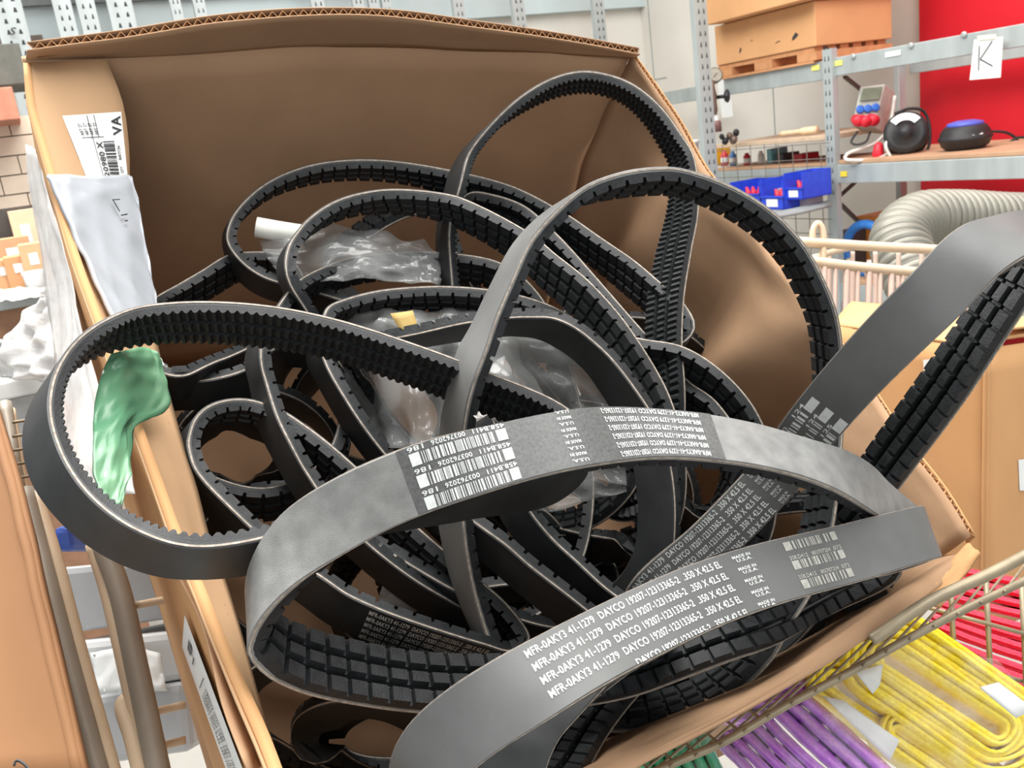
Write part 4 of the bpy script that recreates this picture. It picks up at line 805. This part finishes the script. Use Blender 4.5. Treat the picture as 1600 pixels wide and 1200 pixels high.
# ------------------------------------------------------------------ cream trolley behind
t2 = thing('wire_trolley', 'cream painted wire trolley behind the boxes at right', 'trolley', at_z(P(1380, 500, 1.6), 0))
tubep(t2, 'top_rail', [(1240, 377, 1.55), (1380, 386, 1.55), (1500, 392, 1.55), (1640, 400, 1.55)], .0085, M['cream'])
tubep(t2, 'second_rail', [(1245, 405, 1.5), (1330, 416, 1.5), (1440, 426, 1.5), (1640, 446, 1.5)], .0085, M['cream'])
tubep(t2, 'side_rail', [(1272, 403, 1.52), (1300, 394, 1.7), (1345, 384, 1.9)], .006, M['cream'])
for i in range(15):
    x = 1288+i*17.5; y = 408+(x-1245)*.105
    tubep(t2, 'upright_wire', [(x, y, 1.5), (x-1, y+55, 1.49), (x-3, y+125, 1.48)], .0052 if i % 2 == 0 else .0040, M['pink'], 8)
for i in range(5):
    x = 1296+i*36; tubep(t2, 'upright_wire', [(x, 393, 1.8), (x, 430, 1.8), (x-1, 520, 1.8)], .005, M['pink'], 8)
tubep(t2, 'hook', [(1270, 380, 1.55), (1271, 358, 1.55), (1278, 349, 1.55), (1285, 358, 1.55), (1285, 440, 1.55)], .0055, M['cream'])
tubep(t2, 'hook', [(1586, 392, 1.55), (1587, 355, 1.55), (1594, 345, 1.55), (1601, 355, 1.55), (1603, 420, 1.55)], .0055, M['cream'])
# ------------------------------------------------------------------ ribbed exhaust hose
hp = cr([P(1720, 352, 2.25), P(1640, 345, 2.25), P(1560, 343, 2.2), P(1490, 340, 2.15), P(1435, 345, 2.1), P(1407, 372, 2.05), P(1416, 410, 2.0), P(1440, 455, 1.95), P(1480, 510, 1.9), P(1525, 575, 1.85), P(1560, 650, 1.8)], 60)
L = np.r_[0, np.cumsum(np.linalg.norm(np.diff(hp, axis=0), axis=1))]; u = np.arange(0, L[-1], .0022); hp2 = [np.array([np.interp(x, L, hp[:, k]) for k in range(3)]) for x in u]
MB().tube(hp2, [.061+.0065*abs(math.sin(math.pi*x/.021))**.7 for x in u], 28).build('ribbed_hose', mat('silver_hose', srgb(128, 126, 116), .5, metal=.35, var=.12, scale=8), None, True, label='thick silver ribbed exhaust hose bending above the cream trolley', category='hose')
ho = bpy.data.objects['ribbed_hose']; ho.data.materials.append(mat('hose_groove_shade', srgb(62, 60, 56), .7))  # groove faces coloured darker for the shade between the ribs
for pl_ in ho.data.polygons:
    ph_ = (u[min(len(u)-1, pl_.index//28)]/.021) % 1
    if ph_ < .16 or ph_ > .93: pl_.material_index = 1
# ------------------------------------------------------------------ rack at the upper right
def along_px(o, d, px):
    lo, hi = 0, 6.0
    f = lambda t: PX(o+d*t)[0]-px
    s0 = f(0) > 0
    for _ in range(60):
        m_ = (lo+hi)/2
        if (f(m_) > 0) == s0: lo = m_
        else: hi = m_
    return lo
zR = RP(1297, 76)[2]
upright(RP(1297, 200, -.02), .055, 'perforated upright in the middle of the right rack', h=zR, ax=E1)
upright(RP(1100, 100, -.35), .075, 'tall grey upright at the left end of the right rack', h=4.0, ax=E2)
rk = thing('pallet_rack', 'galvanised rack beams and shelf boards along the right wall', 'rack', at_z(RP(1400, 250), 0))
def beam(name, pa, pb, h, dep, m=None, o=0, zt_=None):
    a, b = RP(*pa, o), RP(*pb, o); zt_ = a[2] if zt_ is None else zt_
    return MB().box(at_z(a, zt_-h), at_z(b, 0)-at_z(a, 0), E2*dep, Z*h).build(name, m or M['galv'], rk, bevel=.003)
zA = RP(1281, 96)[2]
beam('beam', (1290, 96), (1130, 120), .085, .05, zt_=zA)
beam('rear_beam', (1105, 150), (1020, 150), .085, .05, o=.55, zt_=RP(1060, 140, .55)[2])
zB = RP(1310, 89)[2]
beam('beam', (1300, 90), (1720, 10), .080, .05, zt_=zB)
beam('rear_beam', (1420, 90), (1720, 60), .085, .05, o=.6, zt_=RP(1500, 74, .6)[2])
zC = RP(1400, 246)[2]
board = mat('shelf_board', srgb(178, 142, 112), .8, var=.1, scale=12)
beam('shelf_board', (1303, 246), (1740, 225), .018, .62, board, zt_=zC)
beam('beam', (1305, 251), (1740, 231), .085, .05, o=-.01, zt_=zC-.019)
zD = RP(1200, 219)[2]
beam('shelf_board', (1296, 205), (1112, 223), .022, .55, mat('pale_shelf_edge', srgb(200, 176, 150), .8), zt_=zD)
zE_ = RP(1200, 264)[2]
beam('beam', (1296, 258), (1108, 272), .075, .05, zt_=zE_); beam('shelf_board', (1296, 258), (1108, 272), .012, .5, board, zt_=zE_+.012)
beam('rear_column', (1404, 100), (1396, 100), 1.9, .05, o=.5, zt_=RP(1404, 95, .5)[2])
zF = RP(1340, 438)[2]
beam('shelf_board', (1303, 438), (1740, 425), .02, .6, board, zt_=zF); beam('beam', (1305, 446), (1740, 440), .09, .05, o=-.01, zt_=zF-.02)
for a, b in (((1306, 312, .05), (1368, 372, .6)), ((1306, 312, .3), (1350, 272, .5)), ((1320, 120, .4), (1348, 142, .6))): MB().bar(RP(a[0], a[1], a[2]), RP(b[0], b[1], b[2]), .02, .012).build('brace', mat('dark_brace', srgb(92, 88, 84), .6), rk)
for px, py in ((1334, 91), (1424, 74), (1507, 57)): MB().lathe(RP(px, py-3, -.001)-Z*0, -E2, [(.012, 0), (.012, .006), (.007, .010)], 10).build('bolt', M['galv'], rk)
def tag_on(px0, py0, px1, py1, o, m, name, label, cat, parent=None):
    a, b, c, d = RP(px0, py1, o), RP(px1, py1-2, o), RP(px1, py0-2, o), RP(px0, py0, o)
    b[2] = a[2]; c[2] = d[2]
    t = {} if parent else dict(label=label, category=cat)
    return MB().add([a, b, c, d, a+E2*.002, b+E2*.002, c+E2*.002, d+E2*.002], [[0, 1, 2, 3], [7, 6, 5, 4], [0, 4, 5, 1], [1, 5, 6, 2], [2, 6, 7, 3], [3, 7, 4, 0]]).build(name, m, parent, **t)
yel = mat('yellow_sticker', srgb(232, 226, 120), .6)
tag_on(1302, 96, 1316, 104, -.004, yel, 'sticker', '', '', rk); tag_on(1268, 103, 1280, 111, -.004, yel, 'sticker', '', '', rk); tag_on(1313, 268, 1323, 276, -.015, mat('amber_sticker', srgb(240, 205, 60), .6), 'sticker', '', '', rk)
tag_on(1383, 82, 1407, 90, -.004, M['paper'], 'sticker', '', '', rk)
# K sign taped to the beam
dK = (RP(1540, 90, -.02)-CAM)@FW
kq = [(1515, 125, dK), (1563, 121, dK-.03), (1567, 57, dK-.03), (1522, 62, dK)]
kc = [RP(x, y, -.035) for x, y, _ in kq]
ks = MB().add(kc+[q+E2*.003 for q in kc], [[0, 1, 2, 3], [7, 6, 5, 4], [0, 4, 5, 1], [1, 5, 6, 2], [2, 6, 7, 3], [3, 7, 4, 0]]).build('paper_sign', M['paper'], None, label='white paper sign with a hand drawn letter K taped to the upper beam', category='sign')
km = quadmap(*kc, lift=.003, pix=False); kk = MB()
def line_on(fn, a, b, w=.03):
    a, b = np.array(a), np.array(b); n = np.array([-(b-a)[1], (b-a)[0]]); n = n/np.linalg.norm(n)*w/2
    kk.add([fn(*(a-n)), fn(*(b-n)), fn(*(b+n)), fn(*(a+n))], [[0, 1, 2, 3]])
line_on(km, (.28, .22), (.22, .84)); line_on(km, (.30, .50), (.66, .92)); line_on(km, (.30, .50), (.74, .30))
kk.build('marker_strokes', M['ink'], ks, kind='stuff')
tp = quadmap(RP(1529, 63, -.036), RP(1558, 60, -.036), RP(1557, 53, -.036), RP(1528, 56, -.036), .004, pix=False); MB().add([tp(0, 0), tp(1, 0), tp(1, 1), tp(0, 1)], [[0, 1, 2, 3]]).build('tape', mat('cream_tape', srgb(236, 226, 200), .5), ks)
# cartons on the pallet
cO = RP(1275, 72, -.02); l1_ = along_px(cO, E1, 1120); l2_ = along_px(cO, E2, 1394)
cb1 = thing('carton', 'tan carton with punched holes standing on the wooden pallet', 'carton', cO)
hB = RP(1102, 40, -.12)[2]-cO[2]-.003
MB().box(cO, E1*l1_, E2*l2_, Z*hB).build('body', M['card_far'], cb1, bevel=.004)
hm = MB()
for px, py, w, h in ((1155, 84, .020, .030), (1172, 66, .022, .010), (1211, 69, .04, .012), (1237, 64, .045, .035)):
    a = RP(px, py, -.021); hm.add([a, a-E1*w*.5+Z*.006, a-E1*w+Z*h*.6, a-E1*w*.6+Z*h, a-E1*w*.15+Z*h*.5], [[0, 1, 2, 3, 4]])
hm.build('punched_hole', M['hole'], cb1, kind='stuff')
cb2_ = thing('carton', 'upper orange carton stacked over the pallet carton', 'carton', cO+Z*hB)
cA = RP(1215, 0, -.12); cA2 = RP(1102, 40, -.12)
dA = at_z(cA2, 0)-at_z(cA, 0)
MB().box(at_z(cA, cA2[2])-unit(dA)*.15, dA+unit(dA)*.15, E2*.75, Z*.5).build('body', M['card_far'], cb2_, bevel=.004)
pl = thing('wooden_pallet', 'wooden pallet on the upper rack beam under the cartons', 'pallet', cO-Z*.1)
wood = mat('pallet_wood', srgb(196, 140, 96), .8, var=.15, scale=20)
ph = cO[2]-.002-zB+0; ph = max(.06, cO[2]-zA-.012)
zP = cO[2]-ph
for t in (0, .5, 1):
    MB().box(at_z(cO+E1*(l1_-.02)*t*.86-E2*.0, zP), E1*.12, E2*l2_, Z*(ph-.022)).build('block', wood, pl)
for i in range(6): MB().box(at_z(cO+E1*.02+E2*(l2_*i/6+.01), cO[2]-.021), E1*(l1_-.02), E2*(l2_/6-.03), Z*.020).build('plank', wood, pl)
MB().box(at_z(cO+E1*.02, zP-.012), E1*(l1_-.02), E2*.09, Z*.011).build('plank', wood, pl)
# socket box on its tubular stand
dS = (RP(1365, 215, .12)-CAM)@FW
so = thing('socket_box', 'grey power distribution box with blue and red sockets on a tube stand', 'power box', P(1360, 235, dS))
def face(pts, d, ext, name, m, parent, bev=.004):
    a = [P(x, y, d) for x, y in pts]; return MB().add(a+[q+ext for q in a], [[0, 1, 2, 3], [7, 6, 5, 4], [0, 4, 5, 1], [1, 5, 6, 2], [2, 6, 7, 3], [3, 7, 4, 0]]).build(name, m, parent, bevel=bev)
ext = P(1399, 143, dS+.12)-P(1383, 131, dS)
face([(1331, 197), (1367, 200), (1383, 131), (1344, 136)], dS, ext, 'housing', mat('housing_grey', srgb(184, 188, 180), .5), so)
face([(1343, 158), (1374, 155), (1379, 135), (1349, 138)], dS-.01, ext*.05, 'window_flap', mat('smoked_cover', srgb(122, 130, 112), .25, coat=.5), so, .002)
axs = unit(np.cross(P(1367, 200, dS)-P(1331, 197, dS), P(1344, 136, dS)-P(1331, 197, dS))); axs = axs if axs@FW < 0 else -axs
blu, rd = mat('socket_blue', srgb(40, 100, 190), .45), mat('socket_red', srgb(215, 35, 55), .45)
for x, y in ((1344, 171), (1356, 170), (1368, 168)): MB().lathe(P(x, y, dS-.008), axs, [(.019, 0), (.019, .004), (.012, .006)], 14).build('blue_socket', blu, so, True)
for x, y in ((1336, 186), (1347, 187), (1360, 185)): MB().lathe(P(x, y, dS-.006), unit(axs-Z*.5), [(.022, 0), (.026, .03), (.024, .05)], 14).build('red_socket', rd, so, True)
MB().tube(cr([P(1340, 205, dS), P(1330, 222, dS+.02), P(1338, 226, dS), P(1352, 222, dS-.02), P(1360, 206, dS)], 6), .005, 8).build('cable', M['ink'], so, True)
stm = mat('white_stand_tube', srgb(214, 210, 202), .4)
MB().tube(cr([P(1398, 150, dS+.02), P(1390, 195, dS+.02), P(1370, 222, dS+.02), P(1325, 240, dS), P(1320, 246, dS)], 6), .008, 8).build('stand_tube', stm, so, True)
MB().tube(cr([P(1388, 240, dS-.05), P(1372, 248, dS-.05), P(1325, 250, dS-.05), P(1320, 246, dS)], 6), .008, 8).build('stand_tube', stm, so, True)
pg = MB().lathe(P(1372, 240, dS-.03), unit(Z+RT*.1), [(.022, -.03), (.026, 0), (.02, .035), (.01, .05)], 12).build('red_plug', rd, None, True, label='red industrial plug lying below the black cable reel', category='plug')
# cable reels
dR = (RP(1420, 240, .18)-CAM)@FW
r1 = thing('cable_reel', 'black cable reel with a carrying handle standing on the shelf board', 'cable reel', P(1425, 245, dR))
blk_ = mat('black_plastic', srgb(34, 34, 36), .5, var=.2, scale=30)
ax1 = unit(-FW*.9-RT*.45)
cR = P(1416, 212, dR); sc_ = dR/F
MB().lathe(cR+ax1*.06, ax1, [(.06, -.13), (31*sc_, -.125), (31*sc_, -.105), (22*sc_, -.10), (22*sc_, -.02), (32*sc_, -.015), (32*sc_, .005), (24*sc_, .012), (10*sc_, .016), (9*sc_, .03)], 32).build('drum', blk_, r1, True)
rx = unit(np.cross(Z, ax1)); ry = np.cross(ax1, rx); gl = MB(); g_ = []
for k in range(9):
    a = math.radians(40+100*k/8); g_.append((cR+ax1*.083+(rx*math.cos(a)+ry*math.sin(a))*28*sc_, cR+ax1*.083+(rx*math.cos(a)+ry*math.sin(a))*17*sc_))
gl.add([q for p in g_ for q in p], [[2*k, 2*k+1, 2*k+3, 2*k+2] for k in range(8)]).build('paper_label', M['paper'], r1)
MB().tube(cr([P(1398, 178, dR+.06), P(1420, 170, dR+.05), P(1442, 173, dR+.05), P(1452, 195, dR+.05), P(1452, 225, dR+.05), P(1444, 243, dR+.05)], 6), .007, 8).build('handle', blk_, r1, True)
MB().tube(cr([P(1388, 215, dR-.02), P(1384, 228, dR-.02), P(1392, 246, dR-.02)], 6), .007, 8).build('stand_foot', stm, r1, True)
dQ = (RP(1510, 236, .22)-CAM)@FW; sq = dQ/F
r2 = thing('cable_reel', 'flat black cable reel with a blue top lying on the shelf board', 'cable reel', P(1508, 238, dQ))
cQ = at_z(P(1508, 236, dQ), zC)
MB().lathe(cQ, Z, [(26*sq, 0), (34*sq, 6*sq), (37*sq, 14*sq), (40*sq, 18*sq), (37*sq, 20*sq), (36*sq, 26*sq), (31*sq, 34*sq), (29*sq, 36*sq)], 28).build('drum', blk_, r2, True)
MB().lathe(cQ+Z*35*sq, Z, [(28*sq, 0), (25*sq, 6*sq), (12*sq, 9*sq)], 24).build('blue_cap', mat('blue_cap_plastic', srgb(80, 92, 190), .4), r2, True)
a = cQ-unit(np.array([*FW[:2], 0]))*36.4*sq+Z*22*sq; MB().add([a-HX*8*sq, a+HX*8*sq, a+HX*8*sq+Z*7*sq+FW*.01, a-HX*8*sq+Z*7*sq+FW*.01], [[0, 1, 2, 3]]).build('paper_label', M['paper'], r2)
MB().tube(cr([P(1545, 205, dQ+.1), P(1575, 208, dQ+.1), P(1590, 220, dQ+.1), P(1575, 226, dQ+.1), P(1590, 215, dQ+.1), P(1640, 222, dQ+.1)], 8), .006, 8).build('cable', blk_, None, True, label='loose black cable lying right of the flat cable reel', category='cable')
# pressure gauge assembly on the left shelf
dG = (RP(1120, 120, -.12)-CAM)@FW; sg = dG/F
ga = thing('pressure_gauge', 'pressure gauge on a brass and black valve beside the tall grey upright', 'gauge', P(1120, 225, dG))
axg = unit(-FW+RT*.15)
MB().lathe(P(1118, 117, dG), axg, [(11*sg, -.03), (12*sg, -.028), (12*sg, 0), (11*sg, .004)], 20).build('case', mat('gauge_case', srgb(120, 118, 112), .35, metal=.6), ga, True)
MB().lathe(P(1118, 117, dG)+axg*.0045, axg, [(10*sg, 0), (9.8*sg, .0006)], 20).build('dial', mat('gauge_dial', srgb(168, 164, 152), .4), ga)
MB().bar(P(1114, 121, dG-.008), P(1121, 113, dG-.008), .002, .002, FW).build('needle', M['ink'], ga)
gb = mat('gauge_brass', srgb(128, 108, 98), .4, metal=.5)
MB().lathe(P(1115, 180, dG), Z, [(5*sg, 0), (7*sg, 8*sg), (6*sg, 20*sg), (7*sg, 30*sg), (5*sg, 40*sg), (4*sg, 52*sg)], 14).build('valve_body', gb, ga, True)
MB().tube([P(1120, 152, dG), P(1136, 150, dG-.02)], 3*sg, 10).build('stem', blk_, ga, True)
MB().lathe(P(1135, 150, dG-.02), unit(RT-FW*.4), [(7*sg, -3*sg), (10*sg, 0), (10*sg, 3*sg), (6*sg, 5*sg)], 9).build('hand_wheel', blk_, ga)
MB().lathe(P(1121, 206, dG), Z, [(7*sg, 0), (7*sg, 14*sg), (5*sg, 17*sg)], 12).build('bottle', mat('brown_bottle', srgb(120, 84, 80), .4), ga, True)
MB().lathe(P(1119, 189, dG), Z, [(5*sg, 0), (5*sg, 8*sg)], 12).build('cap', M['paper'], ga)
for i, (x, y, r) in enumerate(((1128, 214, 4), (1140, 213, 5), (1150, 208, 5), (1146, 219, 6), (1133, 221, 5))):
    MB().lathe(P(x, y, dG+.06), unit(Z+RT*(.3*i-.5)-FW*.3), [(r*sg*.5, -r*sg), (r*sg, -r*.4*sg), (r*sg, r*.6*sg), (r*sg*.5, r*1.2*sg)], 8).build('fitting', gb if i % 2 else blk_, None, True, label=['small black hose fitting nearest the brown bottle below the gauge', 'small brown hose fitting in the middle of the heap below the gauge', 'small black hose fitting highest in the heap below the gauge', 'largest brown hose fitting in the heap below the gauge', 'small black hose fitting lowest in the heap below the gauge'][i], category='fitting', group='hose fittings below the gauge')
wsn = [RP(1128, 184, .28), RP(1146, 182, .28), RP(1141, 124, .28), RP(1121, 126, .28)]
MB().add(wsn+[q+E2*.003 for q in wsn], [[0, 1, 2, 3], [7, 6, 5, 4], [0, 4, 5, 1], [1, 5, 6, 2], [2, 6, 7, 3], [3, 7, 4, 0]]).build('hanging_paper', M['paper'], None, label='white paper sheet hanging behind the pressure gauge valve', category='paper')
MB().tube(cr([at_z(RP(1219, 206, .1), zD+.022), at_z(RP(1250, 200, .1), zD+.024), at_z(RP(1276, 197, .1), zD+.026)], 5), [.012]*6+[.018]*5, 10).build('wooden_rod', mat('pale_wood', srgb(236, 214, 180), .7), None, True, label='pale wooden rod lying on the left shelf', category='rod')
# wire mesh panel with small parts and blue bins
mp_ = thing('mesh_panel', 'wire grid panel hanging under the left shelf of the rack', 'wire panel', RP(1200, 300, -.08))
gw = mat('grid_wire', srgb(128, 120, 108), .5, metal=.3)
for px in range(1128, 1300, 22): 
    a = RP(px, 226, -.08); MB().tube([a, a-Z*.62], .0022, 6).build('wire', gw, mp_)
for k in range(9):
    a = at_z(RP(1296, 220, -.08), zD-.03-.07*k); b = at_z(RP(1112, 220, -.08), zD-.03-.07*k); MB().tube([a, b], .0022, 6).build('wire', gw, mp_)
bb = mat('blue_bin_plastic', srgb(42, 70, 200), .4)
def bin_(px0, px1, py0, py1, o, label):
    a = RP(px1, py1, o); w = along_px(a, E1, px0); h = RP(px1, py0, o)[2]-a[2]; b = thing('storage_bin', label, 'bin', a)
    dp = .18; t = .005; m = MB()
    m.box(a, E1*w, E2*dp, Z*t); m.box(a, E1*t, E2*dp, Z*h); m.box(a+E1*(w-t), E1*t, E2*dp, Z*h); m.box(a+E2*(dp-t), E1*w, E2*t, Z*h); m.box(a, E1*w, E2*t, Z*h*.45); m.box(a-E2*.006+Z*h*.40, E1*w, E2*.01, Z*h*.06)
    m.build('shell', bb, b); MB().box(a-E2*.002+E1*w*.25+Z*h*.1, E1*w*.5, E2*.001, Z*h*.25).build('paper_label', M['paper'], b)
    for i in range(4): MB().lathe(a+E1*w*(.2+.18*i)+E2*.07+Z*h*.42, unit(Z+E1*.3*(i-1.5)), [(.012, -.02), (.014, 0), (.006, .03)], 8).build('red_part', rd, b)
bin_(1190, 1225, 280, 328, -.30, 'front blue storage bin with red parts hanging on the wire grid')
bin_(1226, 1255, 270, 312, -.28, 'blue storage bin at the right end of the wire grid')
bin_(1142, 1188, 284, 318, -.24, 'blue storage bin at the left end, behind the tall belt loop')
gb_ = obox('grey_box', 1262, 328, (RP(1262, 328, -.2)-CAM)@FW, E1*.20, E2*.1, Z*.10, mat('grey_lavender_box', srgb(160, 152, 160), .6), label='grey box hanging right below the blue storage bins', category='box')
items = [(1118, 13, 30, (240, 180, 30), 'yellow carton standing on the lower left shelf', 'carton', 'box'), (1133, 10, 24, (215, 60, 70), 'red and white tape roll beside the yellow carton', 'tape_roll', 'cyl'), (1146, 9, 22, (90, 140, 200), 'blue spray can cap on the lower left shelf', 'spray_can', 'cyl'), (1168, 9, 18, (200, 40, 60), 'red roll of tape in the middle of the lower left shelf', 'tape_roll', 'cyl'), (1190, 8, 20, (225, 220, 215), 'white jar on the lower left shelf', 'jar', 'cyl'),
         (1206, 10, 22, (120, 185, 200), 'pale blue packet on the lower left shelf', 'packet', 'box'), (1224, 16, 14, (60, 66, 72), 'dark tool case on the lower left shelf', 'tool_case', 'box'), (1254, 20, 12, (176, 40, 56), 'red tool case at the right end of the lower left shelf', 'tool_case', 'box')]
for px, w, h, c, lb, nm, kd in items:
    p = at_z(RP(px, 262, .16), zE_+.0125); s = ((p-CAM)@FW)/F; m = mat('small_item_paint', srgb(*c), .4)
    if kd == 'box': MB().box(p, E1*w*s, E2*.12, Z*h*s).build(nm, m, None, bevel=.003, label=lb, category=nm.split('_')[-1])
    else:
        o = MB().lathe(p, Z, [(w*s*.6, 0), (w*s*.6, h*s*.75), (w*s*.35, h*s*.85), (w*s*.35, h*s)], 14).build(nm, m, None, True, label=lb, category=nm.split('_')[-1]); MB().lathe(p+Z*h*s*.25, Z, [(w*s*.61, 0), (w*s*.61, h*s*.3)], 14).build('band', M['paper'], o)
sheet('wire_tray', [[(1180, 335, 3.95), (1240, 325, 4.05), (1298, 312, 4.2)], [(1185, 342, 3.9), (1245, 333, 4.0), (1300, 320, 4.15)]], M['galv_d'], 4, 3, .01, 0, 0, label='narrow metal tray under the blue storage bins', category='tray')
# things on the low shelf, seen through the cream trolley
def lowbox(px, w, h, c, lb, nm, o=.15):
    p = at_z(RP(px, 436, o), zF+.001); s = ((p-CAM)@FW)/F
    MB().box(p, E1*w*s, E2*.2, Z*h*s).build(nm, mat('low_item_paint', srgb(*c), .5), None, bevel=.006, label=lb, category=nm.split('_')[-1])
lowbox(1385, 56, 76, (222, 140, 60), 'orange case on the low shelf behind the cream trolley', 'orange_case', .35)
lowbox(1322, 14, 60, (84, 80, 84), 'dark tool on the low shelf at the left of the blue coil', 'dark_tool', .2)
lowbox(1400, 24, 46, (70, 66, 92), 'dark violet case on the low shelf right of the blue coil', 'violet_case')
p = at_z(RP(1355, 436, .1), zF+.13); MB().tube([p+.12*(E1*math.cos(a)+Z*math.sin(a)) for a in np.linspace(0, 6.2832, 24)[:-1]], .022, 8, True).build('blue_coil', mat('blue_hose', srgb(50, 120, 200), .5), None, True, label='coiled blue air hose on the low shelf behind the cream trolley', category='hose')
for px, c, lb in ((1330, (196, 176, 150), 'pale jar at the left of the low shelf'), (1362, (230, 210, 200), 'white jar in the middle of the low shelf'), (1378, (150, 60, 60), 'red jar in the middle of the low shelf')):
    p = at_z(RP(px, 440, .05), zF+.001); MB().lathe(p, Z, [(.03, 0), (.032, .06), (.02, .075), (.02, .09)], 12).build('jar', mat('jar_paint', srgb(*c), .4), None, True, label=lb, category='jar')
# white spool on a shelf end behind the tall belt
p = P(1082, 225, 4.6); MB().lathe(p, Z, [(.05, -.08), (.05, -.06), (.03, -.055), (.03, .0), (.045, .005), (.045, .02)], 16).build('white_spool', M['paper'], None, True, label='white spool just left of the tall grey upright', category='spool')
for o in list(COL.objects):
    if '_o' in o: del o['_o']
